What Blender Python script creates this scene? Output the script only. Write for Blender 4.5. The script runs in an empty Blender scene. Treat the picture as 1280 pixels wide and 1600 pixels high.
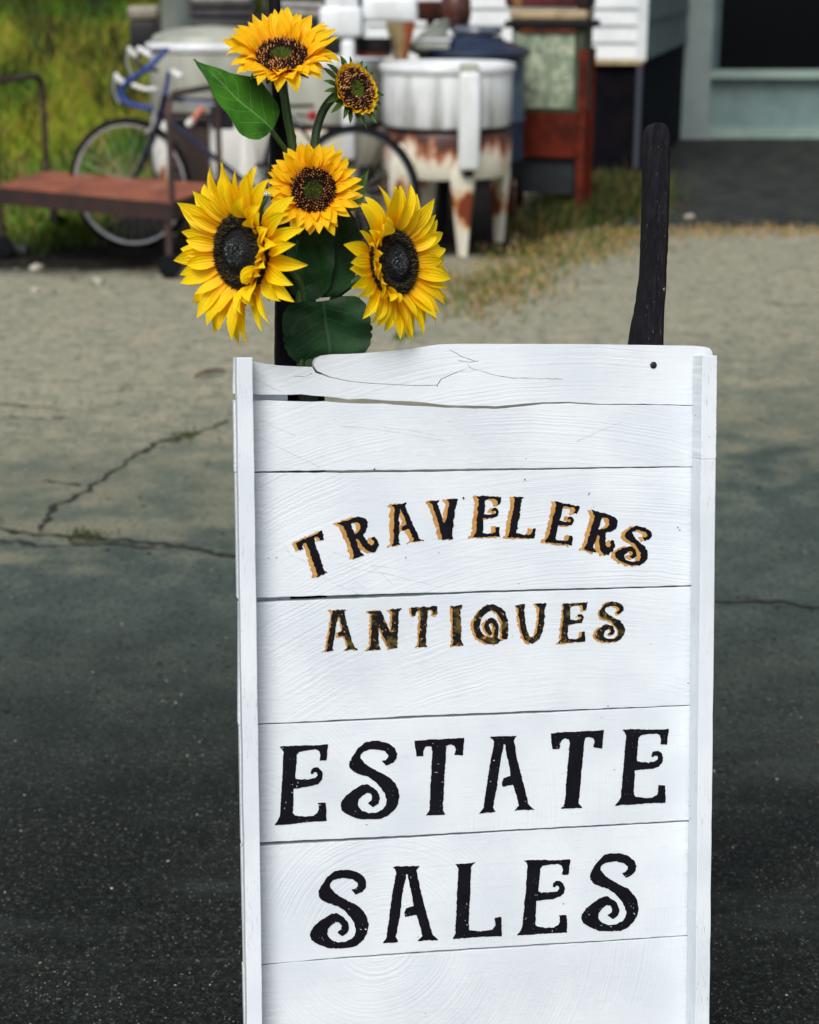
import bpy, bmesh, math, random
import numpy as np
from mathutils import Vector, Matrix, noise as mnoise

random.seed(7)
RNG = np.random.default_rng(7)
SC = bpy.context.scene
COL = SC.collection
R = math.radians

# ------------------------------------------------------------------ camera, sky, sun, exposure
CAM_H, PITCH, F = 1.45, R(17.3), 2700.0          # focal length in pixels of a 1280x1600 frame
cam_data = bpy.data.cameras.new('camera')
cam = bpy.data.objects.new('camera', cam_data)
COL.objects.link(cam)
cam.location = (0, 0, CAM_H)
cam.rotation_euler = (R(90) - PITCH, 0, 0)
cam_data.sensor_fit = 'VERTICAL'
cam_data.sensor_height = 36.0
cam_data.lens = F / 1600 * 36
cam_data.clip_start = 0.05
cam_data.clip_end = 600
cam_data.dof.use_dof = True
cam_data.dof.focus_distance = 2.17
cam_data.dof.aperture_fstop = 60.75 / 11.2
SC.camera = cam

SUN_TO = Vector((-0.20, -0.60, 0.77)).normalized()
world = bpy.data.worlds.new('World')
SC.world = world
world.use_nodes = True
wn, wl = world.node_tree.nodes, world.node_tree.links
bg = wn['Background']
sky = wn.new('ShaderNodeTexSky')
sky.sky_type = 'NISHITA'
sky.sun_disc = False
sky.sun_elevation = math.asin(SUN_TO.z)
sky.sun_rotation = math.atan2(SUN_TO.x, SUN_TO.y)
sky.air_density = 1.0
sky.dust_density = 3.0
hsv = wn.new('ShaderNodeHueSaturation')
hsv.inputs['Saturation'].default_value = 0.35
wl.new(sky.outputs[0], hsv.inputs['Color'])
wl.new(hsv.outputs[0], bg.inputs['Color'])
bg.inputs['Strength'].default_value = 0.098

sd = bpy.data.lights.new('sun', 'SUN')
sd.energy = 1.8
sd.angle = R(32)
sd.color = (1.0, 0.97, 0.93)
sun = bpy.data.objects.new('sun', sd)
COL.objects.link(sun)
sun.rotation_euler = (-SUN_TO).to_track_quat('-Z', 'Y').to_euler()

SC.view_settings.view_transform = 'Standard'
SC.view_settings.look = 'None'
SC.view_settings.exposure = 0.42
SC.view_settings.gamma = 1.0
SC.view_settings.use_curve_mapping = False
SC.cycles.max_bounces = 6

# ------------------------------------------------------------------ picture <-> world
FW = np.array([0, math.cos(PITCH), -math.sin(PITCH)])
UP = np.array([0, math.sin(PITCH), math.cos(PITCH)])
CO = np.array([0, 0, CAM_H])


def rays(px, py):
    px, py = np.asarray(px, float), np.asarray(py, float)
    return FW + ((px - 640) / F)[..., None] * np.array([1.0, 0, 0]) - ((py - 800) / F)[..., None] * UP


def P(px, py, Y):
    """Point of the vertical plane y = Y seen at a pixel."""
    d = rays(px, py)
    return Vector(CO + d * (Y / d[1]))


def G(px, py, z=0.0):
    d = rays(px, py)
    return Vector(CO + d * ((z - CAM_H) / d[2]))


# pose of the sign: columns = along its width, into it, up it
SM = np.array([[0.98556, -0.16922, -0.00609], [0.16696, 0.96515, 0.20149], [-0.02822, -0.1996, 0.97947]])
ST = np.array([0.08004, 2.02647, 1.01117])


def S(px, py, depth=0.0):
    """Pixel -> (u, v) on the sign's plane 'depth' behind the plank faces."""
    d = rays(px, py)
    n = SM[:, 1]
    o = ST + n * depth
    t = ((o - CO) @ n) / (d @ n)
    q = (CO + d * t[..., None] - ST) @ SM
    return q[..., 0], q[..., 2]


def SW(px, py, depth=0.0):
    """Pixel -> world point on that plane."""
    u, v = S(px, py, depth)
    return Vector(ST + SM @ np.array([float(u), depth, float(v)]))


# ------------------------------------------------------------------ object helpers
def tag(o, label=None, cat=None, group=None, kind=None):
    for k, v in (('label', label), ('category', cat), ('group', group), ('kind', kind)):
        if v:
            o[k] = v
    return o


def thing(name, loc, label, cat, group=None):
    o = bpy.data.objects.new(name, None)
    COL.objects.link(o)
    o.location = loc
    o.empty_display_size = 0.05
    return tag(o, label, cat, group)


def link_mesh(name, me, parent=None):
    o = bpy.data.objects.new(name, me)
    COL.objects.link(o)
    if parent is not None:
        o.parent = parent
    return o


def root_of(o):
    while o.parent is not None:
        o = o.parent
    return o


class MB:
    """Collects shapes in world coordinates; build() links them as one mesh object under its thing."""

    def __init__(s):
        s.v, s.f, s.uv = [], [], []

    def add(s, vs, fs):
        b = len(s.v)
        s.v += [tuple(p) for p in vs]
        s.f += [tuple(i + b for i in f) for f in fs]
        return s

    def box(s, c, size, rot=None, taper=1.0):
        hx, hy, hz = (a / 2 for a in size)
        vs = [Vector((x * hx * (taper if z < 0 else 1), y * hy * (taper if z < 0 else 1), z * hz)) for z in (-1, 1) for y in (-1, 1) for x in (-1, 1)]
        if rot is not None:
            vs = [rot @ p for p in vs]
        vs = [p + Vector(c) for p in vs]
        return s.add(vs, [(0, 2, 3, 1), (4, 5, 7, 6), (0, 1, 5, 4), (2, 6, 7, 3), (0, 4, 6, 2), (1, 3, 7, 5)])

    def rbox(s, c, size, r=0.01, rot=None):
        """Box with rounded vertical and horizontal edges (cheap: chamfered)."""
        bm = bmesh.new()
        bmesh.ops.create_cube(bm, size=1)
        for v in bm.verts:
            v.co = Vector((v.co.x * size[0], v.co.y * size[1], v.co.z * size[2]))
        bmesh.ops.bevel(bm, geom=list(bm.edges), offset=r, segments=3, profile=0.5, affect='EDGES')
        m = rot if rot is not None else Matrix.Identity(3)
        bm.verts.index_update()
        s.add([m @ v.co + Vector(c) for v in bm.verts], [[v.index for v in f.verts] for f in bm.faces])
        bm.free()
        return s

    def tube(s, pts, r, n=10, cap=True, closed=False):
        pts = [Vector(p) for p in pts]
        m = len(pts)
        rs = [r] * m if isinstance(r, (int, float)) else list(r)
        prev = None
        b = len(s.v)
        for i, p in enumerate(pts):
            a = pts[(i - 1) % m] if (closed or i > 0) else p
            c = pts[(i + 1) % m] if (closed or i < m - 1) else p
            t = (c - a).normalized()
            if prev is None:
                q = Vector((0, 0, 1)) if abs(t.z) < 0.9 else Vector((1, 0, 0))
                x = t.cross(q).normalized()
            else:
                x = (prev - t * prev.dot(t)).normalized()
            prev = x
            y = t.cross(x)
            for k in range(n):
                an = 2 * math.pi * k / n
                s.v.append(tuple(p + (x * math.cos(an) + y * math.sin(an)) * rs[i]))
        for i in range(m if closed else m - 1):
            j = (i + 1) % m
            for k in range(n):
                l = (k + 1) % n
                s.f.append((b + i * n + k, b + i * n + l, b + j * n + l, b + j * n + k))
        if cap and not closed:
            s.f.append(tuple(b + k for k in reversed(range(n))))
            s.f.append(tuple(b + (m - 1) * n + k for k in range(n)))
        return s

    def lathe(s, c, prof, n=40, axis=None, sx=1.0, sy=1.0, cap=True):
        """prof: (radius, height) list; axis: matrix whose z is the axis."""
        b = len(s.v)
        c = Vector(c)
        for r, h in prof:
            for k in range(n):
                an = 2 * math.pi * k / n
                p = Vector((r * math.cos(an) * sx, r * math.sin(an) * sy, h))
                if axis is not None:
                    p = axis @ p
                s.v.append(tuple(c + p))
        for i in range(len(prof) - 1):
            for k in range(n):
                l = (k + 1) % n
                s.f.append((b + i * n + k, b + i * n + l, b + (i + 1) * n + l, b + (i + 1) * n + k))
        if cap and prof[0][0] > 1e-6:
            s.f.append(tuple(b + k for k in reversed(range(n))))
        if cap and prof[-1][0] > 1e-6:
            s.f.append(tuple(b + (len(prof) - 1) * n + k for k in range(n)))
        return s

    def prism(s, poly, y0, y1):
        """Polygon [(x, z)] extruded from y0 to y1."""
        m = len(poly)
        vs = [(x, y0, z) for x, z in poly] + [(x, y1, z) for x, z in poly]
        fs = [tuple(range(m)), tuple(m + i for i in reversed(range(m)))]
        fs += [(i, m + i, m + (i + 1) % m, (i + 1) % m) for i in range(m)]
        return s.add(vs, fs)

    def build(s, name, mat, parent=None, smooth=True, angle=35, local=False):
        off = Vector((0, 0, 0))
        if parent is not None and not local:
            off = root_of(parent).location
        me = bpy.data.meshes.new(name)
        me.from_pydata([(x - off.x, y - off.y, z - off.z) for x, y, z in s.v], [], s.f)
        bm = bmesh.new()
        bm.from_mesh(me)
        bmesh.ops.recalc_face_normals(bm, faces=bm.faces)
        bm.to_mesh(me)
        bm.free()
        if mat:
            me.materials.append(mat)
        if smooth:
            me.shade_smooth()
            me.set_sharp_from_angle(angle=R(angle))
        return link_mesh(name, me, parent)


def spline(pts, n=6):
    """Catmull-Rom through 3-D points."""
    p = [np.array(q, float) for q in pts]
    p = [2 * p[0] - p[1]] + p + [2 * p[-1] - p[-2]]
    out = []
    for i in range(1, len(p) - 2):
        for k in range(n):
            t = k / n
            out.append(0.5 * (2 * p[i] + (p[i + 1] - p[i - 1]) * t + (2 * p[i - 1] - 5 * p[i] + 4 * p[i + 1] - p[i + 2]) * t * t + (3 * p[i] - p[i - 1] - 3 * p[i + 1] + p[i + 2]) * t ** 3))
    out.append(p[-2])
    return [Vector(q) for q in out]


# ------------------------------------------------------------------ materials
def lin(r, g, b):
    f = lambda c: c / 12.92 if c <= 0.04045 else ((c + 0.055) / 1.055) ** 2.4
    return (f(r / 255), f(g / 255), f(b / 255), 1)


class NT:
    """Small node-graph helper."""

    def __init__(s, name):
        s.m = bpy.data.materials.new(name)
        s.m.use_nodes = True
        s.n, s.l = s.m.node_tree.nodes, s.m.node_tree.links
        s.b = s.n['Principled BSDF']
        s.tc = s.n.new('ShaderNodeTexCoord')

    def put(s, sock, v):
        if isinstance(v, bpy.types.NodeSocket):
            s.l.new(v, sock)
        elif v is not None:
            sock.default_value = v

    def math(s, op, a, b=None, c=None, clamp=False):
        n = s.n.new('ShaderNodeMath')
        n.operation = op
        n.use_clamp = clamp
        for i, v in enumerate((a, b, c)):
            s.put(n.inputs[i], v)
        return n.outputs[0]

    def coord(s, scale=(1, 1, 1), loc=(0, 0, 0), src='Object', rot=(0, 0, 0)):
        n = s.n.new('ShaderNodeMapping')
        s.l.new(s.tc.outputs[src], n.inputs['Vector'])
        n.inputs['Scale'].default_value = scale
        n.inputs['Location'].default_value = loc
        n.inputs['Rotation'].default_value = rot
        return n.outputs[0]

    def xyz(s, v=None):
        n = s.n.new('ShaderNodeSeparateXYZ')
        s.l.new(v if v is not None else s.tc.outputs['Object'], n.inputs[0])
        return n.outputs

    def noise(s, scale, detail=5, rough=0.55, vec=None, dist=0.0, col=False):
        n = s.n.new('ShaderNodeTexNoise')
        n.inputs['Scale'].default_value = scale
        n.inputs['Detail'].default_value = detail
        n.inputs['Roughness'].default_value = rough
        n.inputs['Distortion'].default_value = dist
        s.l.new(vec if vec is not None else s.tc.outputs['Object'], n.inputs['Vector'])
        return n.outputs[1 if col else 0]

    def voro(s, scale, vec=None, out='Distance', feature='F1'):
        n = s.n.new('ShaderNodeTexVoronoi')
        n.feature = feature
        n.inputs['Scale'].default_value = scale
        s.l.new(vec if vec is not None else s.tc.outputs['Object'], n.inputs['Vector'])
        return n.outputs[out]

    def step(s, v, lo, hi):
        n = s.n.new('ShaderNodeMapRange')
        n.interpolation_type = 'SMOOTHSTEP'
        s.put(n.inputs['Value'], v)
        n.inputs['From Min'].default_value = lo
        n.inputs['From Max'].default_value = hi
        return n.outputs[0]

    def mix(s, fac, a, b):
        n = s.n.new('ShaderNodeMix')
        n.data_type = 'RGBA'
        s.put(n.inputs[0], fac)
        s.put(n.inputs[6], a)
        s.put(n.inputs[7], b)
        return n.outputs[2]

    def bump(s, h, strength=0.3, dist=0.002, chain=None):
        n = s.n.new('ShaderNodeBump')
        n.inputs['Strength'].default_value = strength
        n.inputs['Distance'].default_value = dist
        s.put(n.inputs['Height'], h)
        if chain is not None:
            s.l.new(chain, n.inputs['Normal'])
        return n.outputs[0]

    def done(s, color=None, rough=0.5, metal=0.0, normal=None, spec=None):
        s.put(s.b.inputs['Base Color'], color)
        s.put(s.b.inputs['Roughness'], rough)
        s.put(s.b.inputs['Metallic'], metal)
        if spec is not None:
            s.put(s.b.inputs['Specular IOR Level'], spec)
        if normal is not None:
            s.l.new(normal, s.b.inputs['Normal'])
        return s.m


def pmat(name, c1, c2=None, scale=8, lo=0.4, hi=0.65, rough=0.5, metal=0.0, bump=0.0, bscale=120, stretch=(1, 1, 1), layers=(), spec=None):
    t = NT(name)
    v = t.coord(stretch)
    col = c1
    if c2 is not None:
        col = t.mix(t.step(t.noise(scale, 6, 0.6, v), lo, hi), c1, c2)
    for i, (c, sc, l, h) in enumerate(layers):
        col = t.mix(t.step(t.noise(sc, 6, 0.65, t.coord(stretch, (i * 3.1 + 1.7, 0.3, i))), l, h), col, c)
    nrm = t.bump(t.noise(bscale, 4, 0.6, v), bump, 0.003) if bump else None
    return t.done(col, rough, metal, nrm, spec)


# ------------------------------------------------------------------ ground
def ground_material():
    t = NT('asphalt')
    x, y, z = t.xyz()
    big = t.noise(0.9, 5, 0.6)
    mid = t.noise(5.0, 6, 0.65)
    fine = t.noise(60, 5, 0.7)
    grit = t.noise(260, 3, 0.7)
    dn = t.math('SUBTRACT', big, 0.5)
    dm = t.math('SUBTRACT', mid, 0.5)
    # pale dusty worn asphalt with darker grey-green patches and straw dust
    pale = t.mix(t.step(mid, 0.40, 0.66), lin(144, 144, 126), lin(160, 155, 134))
    pale = t.mix(t.math('MULTIPLY', t.step(t.noise(15, 4, 0.7), 0.50, 0.62), 0.75), pale, lin(96, 100, 87))
    pale = t.mix(t.math('MULTIPLY', t.step(t.noise(19, 4, 0.7, t.coord((1, 1, 1), (4, 7, 0))), 0.52, 0.64), 0.5), pale, lin(184, 176, 150))
    pale = t.mix(t.step(t.noise(17, 3, 0.6, t.coord((1, 1, 1), (9, 3, 0))), 0.66, 0.70), pale, lin(58, 62, 56))
    pale = t.mix(t.math('MULTIPLY', t.step(t.noise(7.5, 6, 0.72, t.coord((1, 1.5, 1), (1, 5, 0))), 0.50, 0.64), 0.4), pale, lin(96, 104, 92))
    pale = t.mix(t.math('MULTIPLY', t.step(fine, 0.52, 0.62), 0.7), pale, lin(84, 86, 76))
    pale = t.mix(t.math('MULTIPLY', t.step(t.noise(34, 5, 0.75), 0.56, 0.63), 0.75), pale, lin(66, 72, 66))
    pale = t.mix(t.math('MULTIPLY', t.step(t.noise(46, 4, 0.7, t.coord((1, 1, 1), (5, 9, 0))), 0.58, 0.66), 0.6), pale, lin(186, 176, 150))
    pale = t.mix(t.math('MULTIPLY', t.step(grit, 0.56, 0.68), 0.5), pale, lin(172, 165, 145))
    # dark asphalt, darker still towards the camera, with light chips of aggregate
    worn = t.mix(t.step(mid, 0.35, 0.65), lin(68, 81, 77), lin(90, 102, 95))  # far tone of the dark asphalt
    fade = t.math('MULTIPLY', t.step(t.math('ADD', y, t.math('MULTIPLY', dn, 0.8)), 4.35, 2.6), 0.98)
    near_dark = t.mix(t.step(mid, 0.35, 0.65), lin(11, 12, 13), lin(20, 21, 20))
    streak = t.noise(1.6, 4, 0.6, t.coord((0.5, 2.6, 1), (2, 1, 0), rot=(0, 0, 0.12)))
    dark = t.mix(fade, worn, near_dark)
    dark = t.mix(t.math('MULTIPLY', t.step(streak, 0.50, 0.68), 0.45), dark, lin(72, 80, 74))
    # every stone of the aggregate has its own tone
    cell = t.voro(330, out='Color')
    cx, cy, cz = t.xyz(cell)
    tone = t.mix(cx, lin(5, 6, 7), lin(66, 76, 72))
    dark = t.mix(t.math('MULTIPLY', t.step(cy, 0.25, 0.75), t.math('MULTIPLY_ADD', fade, -0.12, 0.52)), dark, tone)
    dark = t.mix(t.math('MULTIPLY', t.step(fine, 0.52, 0.62), 0.65), dark, lin(20, 25, 26))
    dark = t.mix(t.math('MULTIPLY', t.step(t.noise(85, 4, 0.7, t.coord((1, 1, 1), (3, 2, 0))), 0.56, 0.66), 0.45), dark, lin(84, 94, 88))
    dark = t.mix(t.step(t.noise(38, 3, 0.6, t.coord((1, 1, 1), (8, 4, 0))), 0.66, 0.70), dark, lin(10, 11, 12))
    chips = t.math('MULTIPLY', t.math('GREATER_THAN', t.math('ADD', cz, t.math('MULTIPLY', dm, 0.25)), 0.95), t.math('LESS_THAN', t.voro(330), t.math('MULTIPLY', cy, 0.46)))
    dark = t.mix(t.math('MULTIPLY', chips, 0.9), dark, t.mix(cx, lin(84, 84, 74), lin(164, 160, 142)))
    # where the dark apron ends: nearer on the left, farther on the right
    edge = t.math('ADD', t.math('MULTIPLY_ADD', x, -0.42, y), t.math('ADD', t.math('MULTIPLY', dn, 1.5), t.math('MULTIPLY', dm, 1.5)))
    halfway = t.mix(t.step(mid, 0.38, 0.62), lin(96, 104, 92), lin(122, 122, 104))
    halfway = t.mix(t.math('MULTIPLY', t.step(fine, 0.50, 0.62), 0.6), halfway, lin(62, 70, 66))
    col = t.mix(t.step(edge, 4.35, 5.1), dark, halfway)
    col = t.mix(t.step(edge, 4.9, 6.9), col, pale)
    # second dark patch in front of the shop
    e2 = t.math('ADD', y, t.math('MULTIPLY', dn, 0.25))
    shop = t.math('MULTIPLY', t.step(e2, 10.25, 10.4), t.step(t.math('ADD', x, dn), 0.7, 1.2))
    shopc = t.mix(t.step(mid, 0.4, 0.62), lin(42, 45, 44), lin(58, 62, 58))
    col = t.mix(shop, col, shopc)
    # black soil round the cart and under the old machines, their shade painted in
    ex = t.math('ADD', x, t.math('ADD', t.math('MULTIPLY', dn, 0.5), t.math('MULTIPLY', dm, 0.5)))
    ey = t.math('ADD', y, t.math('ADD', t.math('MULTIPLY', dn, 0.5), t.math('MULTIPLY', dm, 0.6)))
    cart_soil_shade = t.math('MULTIPLY', t.step(ey, 8.55, 8.95), t.step(ex, -1.0, -1.35))
    machine_soil_shade = t.math('MULTIPLY', t.step(ey, 9.1, 9.4), t.step(ex, 0.95, 0.65))
    soil = t.math('MAXIMUM', cart_soil_shade, machine_soil_shade)  # black soil together with the painted shade
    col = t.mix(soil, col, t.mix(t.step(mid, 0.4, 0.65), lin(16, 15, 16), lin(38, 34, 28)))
    h = t.math('ADD', t.math('MULTIPLY', grit, 0.6), t.math('ADD', t.math('MULTIPLY', fine, 1.0), t.math('MULTIPLY', chips, 0.4)))
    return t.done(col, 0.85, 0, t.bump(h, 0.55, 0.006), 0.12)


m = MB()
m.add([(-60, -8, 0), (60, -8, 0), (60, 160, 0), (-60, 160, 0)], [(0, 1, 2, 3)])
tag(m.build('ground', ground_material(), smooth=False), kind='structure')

FIELD_MAT = pmat('meadow_soil', lin(70, 66, 34), lin(52, 60, 26), scale=1.3, rough=0.95, bump=0.6, bscale=30,
                 layers=((lin(38, 40, 20), 0.7, 0.52, 0.62), (lin(104, 92, 48), 2.5, 0.56, 0.7)))


def bank(y):
    return 0.012 + min(15.0, max(0.0, y - 14.5)) * 0.05


m = MB()
nx, ny = 26, 40
for j in range(ny + 1):
    y = 9.75 + (j / ny) ** 1.6 * 40
    for i in range(nx + 1):
        right = -1.75 - 0.02 * (y - 9.75) if y < 13 else -1.8 - (y - 13) * 0.05
        x = -30 + (right + 30) * (1 - (1 - i / nx) ** 1.8)
        wob = 0.12 * mnoise.noise((x * 1.3, y * 1.3, 0))
        m.v.append((x + (wob if i == nx else 0), y + (wob * 2 if j == 0 else 0), bank(y) + (0.03 * mnoise.noise((x, y, 3)) if 0 < i < nx and j > 0 else -0.006)))
for j in range(ny):
    for i in range(nx):
        a = j * (nx + 1) + i
        m.f.append((a, a + 1, a + nx + 2, a + nx + 1))
tag(m.build('meadow', FIELD_MAT), kind='structure')


# cracks in the asphalt: soil-filled, jagged, flush with the surface
def crack(name, pix, w, seed, jag=0.012):
    rng = random.Random(seed)
    pts = [G(*p) for p in pix]
    line = []
    for a, b in zip(pts, pts[1:]):
        n = max(2, int((b - a).length / 0.018))
        line += [a.lerp(b, k / n) for k in range(n)]
    line.append(pts[-1])
    mb = MB()
    off = 0
    for i, p in enumerate(line):
        off = off * 0.8 + rng.uniform(-1, 1) * jag
        d = (line[min(i + 1, len(line) - 1)] - line[max(i - 1, 0)]).normalized()
        nn = Vector((-d.y, d.x, 0))
        end = min(1, i / 4, (len(line) - 1 - i) / 4)
        ww = w * (0.35 + 1.1 * rng.random() ** 1.5) * max(0.05, end)
        c = p + nn * off
        m1, m2 = c + nn * ww * rng.uniform(0.3, 0.7), c - nn * ww * rng.uniform(0.3, 0.7)
        mb.v += [(m1.x, m1.y, 0.004), (m2.x, m2.y, 0.004)]
    for i in range(len(line) - 1):
        mb.f.append((2 * i, 2 * i + 1, 2 * i + 3, 2 * i + 2))
    return tag(mb.build(name, CRACK_MAT, smooth=False), kind='structure')


CRACK_MAT = pmat('crack_soil', lin(20, 22, 21), lin(36, 38, 34), scale=40, rough=1.0)
crack('pavement_crack', [(55, 838), (75, 815), (100, 790), (150, 757), (185, 733), (215, 712), (250, 692), (300, 678), (362, 655)], 0.016, 3)
crack('pavement_crack', [(36, 756), (75, 752), (100, 757), (122, 763), (150, 757)], 0.012, 4)
crack('pavement_crack', [(-60, 822), (0, 828), (40, 833), (90, 838), (150, 842), (220, 849), (300, 858), (370, 868), (470, 880)], 0.017, 5)
crack('pavement_crack', [(-60, 846), (30, 846), (60, 853), (120, 851), (160, 850), (235, 858), (300, 861)], 0.013, 6)
crack('pavement_crack', [(1060, 938), (1130, 936), (1165, 942), (1215, 940), (1262, 948), (1340, 950)], 0.016, 8)

crack('pavement_crack', [(4, 586), (30, 582), (55, 584), (78, 583)], 0.010, 21)
crack('pavement_crack', [(-30, 634), (0, 633), (35, 637), (60, 636), (108, 641)], 0.012, 22)
crack('pavement_crack', [(150, 614), (185, 611), (215, 604)], 0.009, 23)
crack('pavement_crack', [(-20, 655), (20, 652), (70, 656), (130, 648)], 0.010, 24)
crack('pavement_crack', [(1198, 472), (1225, 478), (1260, 477), (1320, 481)], 0.020, 25)
crack('pavement_crack', [(95, 738), (120, 733), (150, 726)], 0.006, 26)

# loose grit, crumbs and pebbles on the asphalt
def scatter_grit(name, mat, n, size, seed, xr, yr, flat=0.6):
    rng = np.random.default_rng(seed)
    mb = MB()
    base = [(1, 0, 0), (-1, 0, 0), (0, 1, 0), (0, -1, 0), (0, 0, 1)]
    for _ in range(n):
        y = rng.uniform(*yr)
        x = rng.uniform(*xr) * (0.4 + 0.6 * y / yr[1])
        s = size * rng.uniform(0.4, 1.0) ** 2 + size * 0.15
        a = rng.uniform(0, 6.3)
        ca, sa = math.cos(a), math.sin(a)
        j = rng.uniform(0.6, 1.2, (5, 3))
        vs = []
        for (bx, by, bz), k in zip(base, j):
            bx, by, bz = bx * k[0] * s, by * k[1] * s * 0.7, bz * k[2] * s * flat
            vs.append((x + bx * ca - by * sa, y + bx * sa + by * ca, bz + 0.001))
        mb.add(vs, [(0, 2, 4), (2, 1, 4), (1, 3, 4), (3, 0, 4)])
    return tag(mb.build(name, mat, smooth=False), kind='stuff')


scatter_grit('gravel', pmat('pale_grit', lin(150, 142, 118), lin(190, 185, 165), scale=3, rough=0.8), 520, 0.0034, 11, (-1.6, 1.6), (2.05, 5.2))
scatter_grit('dirt_crumbs', pmat('dark_crumb', lin(16, 15, 15), lin(30, 27, 24), scale=5, rough=0.9), 260, 0.011, 12, (-1.9, 1.9), (2.2, 6.5), 0.35)
scatter_grit('gravel_dust', pmat('tan_grit', lin(150, 138, 110), lin(120, 112, 92), scale=5, rough=0.9), 900, 0.012, 13, (-3.2, 4.2), (5.0, 9.2), 0.5)

# ------------------------------------------------------------------ grass
GRASS_MAT = None


def grass_material():
    t = NT('grass_blades')
    a = t.n.new('ShaderNodeVertexColor')
    a.layer_name = 'Col'
    t.put(t.b.inputs['Base Color'], a.outputs[0])
    t.b.inputs['Roughness'].default_value = 0.8
    t.b.inputs['Specular IOR Level'].default_value = 0.2
    return t.m


GRASS_MAT = grass_material()


def blades(name, pts, hts, cols, width, lean=0.5, seed=1, kind='stuff', parent=None):
    """One mesh of bent grass blades: pts (n,3), heights (n,), colours (n,3)."""
    rng = np.random.default_rng(seed)
    n = len(pts)
    a = rng.uniform(0, 2 * np.pi, n)
    b = rng.uniform(0, 2 * np.pi, n)
    ln = rng.uniform(0.1, lean, n) * hts
    w = width * rng.uniform(0.6, 1.4, n)
    dx, dy = np.cos(a) * w, np.sin(a) * w
    lx, ly = np.cos(b) * ln, np.sin(b) * ln
    V = np.zeros((n, 5, 3))
    V[:, 0] = pts + np.c_[-dx, -dy, np.zeros(n)]
    V[:, 1] = pts + np.c_[dx, dy, np.zeros(n)]
    V[:, 2] = pts + np.c_[dx * .8 + lx * .35, dy * .8 + ly * .35, hts * .6]
    V[:, 3] = pts + np.c_[-dx * .8 + lx * .35, -dy * .8 + ly * .35, hts * .6]
    V[:, 4] = pts + np.c_[lx, ly, hts * rng.uniform(.85, 1.0, n)]
    base = np.arange(n)[:, None] * 5
    quads = (base + np.array([0, 1, 2, 3])).tolist()
    tris = (base + np.array([3, 2, 4])).tolist()
    me = bpy.data.meshes.new(name)
    off = np.array(root_of(parent).location) if parent is not None else 0
    me.from_pydata((V.reshape(-1, 3) - off).tolist(), [], quads + tris)
    ca = me.color_attributes.new('Col', 'FLOAT_COLOR', 'POINT')
    c = np.ones((n, 5, 4))
    c[:, :, :3] = cols[:, None, :]
    ca.data.foreach_set('color', c.ravel())
    me.materials.append(GRASS_MAT)
    o = link_mesh(name, me, parent)
    if kind:
        o['kind'] = kind
    return o


def palette(names, n, rng, jitter=0.25):
    c = np.array([lin(*k)[:3] for k in names])
    out = c[rng.integers(0, len(c), n)]
    return out * rng.uniform(1 - jitter, 1 + jitter, (n, 1))


def meadow_grass():
    rng = np.random.default_rng(21)
    n = 60000
    y = 9.8 + rng.random(n) ** 1.5 * 26
    x = -1.8 - rng.random(n) * (0.34 * y)
    keep = (x < -1.75 - np.maximum(0, y - 13) * 0.05)
    x, y = x[keep], y[keep]
    n = len(x)
    z = np.array([bank(v) for v in y])
    pat = np.array([mnoise.noise((a * 0.55, b * 0.28, 1.0)) for a, b in zip(x, y)])
    pat2 = np.array([mnoise.noise((a * 1.7, b * 0.8, 5.0)) for a, b in zip(x, y)])
    col = palette([(128, 146, 34), (104, 134, 28), (150, 146, 48), (136, 116, 52)], n, rng)
    g = palette([(66, 112, 30), (54, 92, 28), (92, 124, 30)], n, rng)
    d = palette([(34, 44, 20), (46, 52, 24), (58, 54, 30)], n, rng)
    col = np.where((pat > 0.08)[:, None], g, col)
    col = np.where((pat2 > 0.22)[:, None], d, col)
    near = y < 12.5
    col = np.where((near & (pat2 < 0.15))[:, None], palette([(86, 132, 34), (70, 108, 32), (112, 122, 50), (134, 112, 66)], n, rng), col)
    h = (0.16 + 0.22 * rng.random(n)) * np.clip((y - 8.0) / 5, 0.35, 1.5) * (1 + 0.8 * np.maximum(pat2, 0))
    return blades('meadow_grass', np.c_[x, y, z - 0.01], h, col, 0.009, 0.7, 22)


meadow_grass()


def tufts(name, spots, names, hmin, hmax, n_each, spread, seed, width=0.004, lean=0.8):
    rng = np.random.default_rng(seed)
    ps, hs = [], []
    for (px, py) in spots:
        c = G(px, py)
        k = n_each
        d = rng.normal(0, spread, (k, 2))
        ps.append(np.c_[c.x + d[:, 0], c.y + d[:, 1] * 1.6, np.zeros(k)])
        hs.append(rng.uniform(hmin, hmax, k))
    ps, hs = np.concatenate(ps), np.concatenate(hs)
    return blades(name, ps, hs, palette(names, len(ps), rng), width, lean, seed)


tufts('dry_grass', [(720, 478), (745, 468), (770, 455), (800, 440), (830, 425), (855, 410), (880, 398), (905, 390), (935, 382), (965, 374), (990, 368), (770, 440), (810, 418), (850, 395), (890, 380), (740, 455), (930, 370)],
      [(176, 134, 84), (150, 118, 70), (118, 108, 54), (96, 108, 44), (176, 156, 112), (76, 92, 38), (88, 104, 42), (104, 110, 52)], 0.008, 0.05, 230, 0.15, 31)
tufts('dry_grass_edge', [(x, 362 + 3 * math.sin(x)) for x in range(960, 1300, 14)],
      [(186, 154, 112), (164, 132, 88), (140, 120, 78), (104, 104, 54)], 0.006, 0.03, 60, 0.07, 32)
tufts('weeds', [(880, 350), (905, 345), (850, 362), (925, 335), (950, 322), (970, 310), (990, 300), (1005, 312), (900, 318), (940, 300), (880, 330), (980, 330)],
      [(52, 66, 30), (38, 52, 24), (70, 82, 34), (84, 80, 40), (92, 78, 44)], 0.04, 0.20, 240, 0.12, 33, 0.006)
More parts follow.
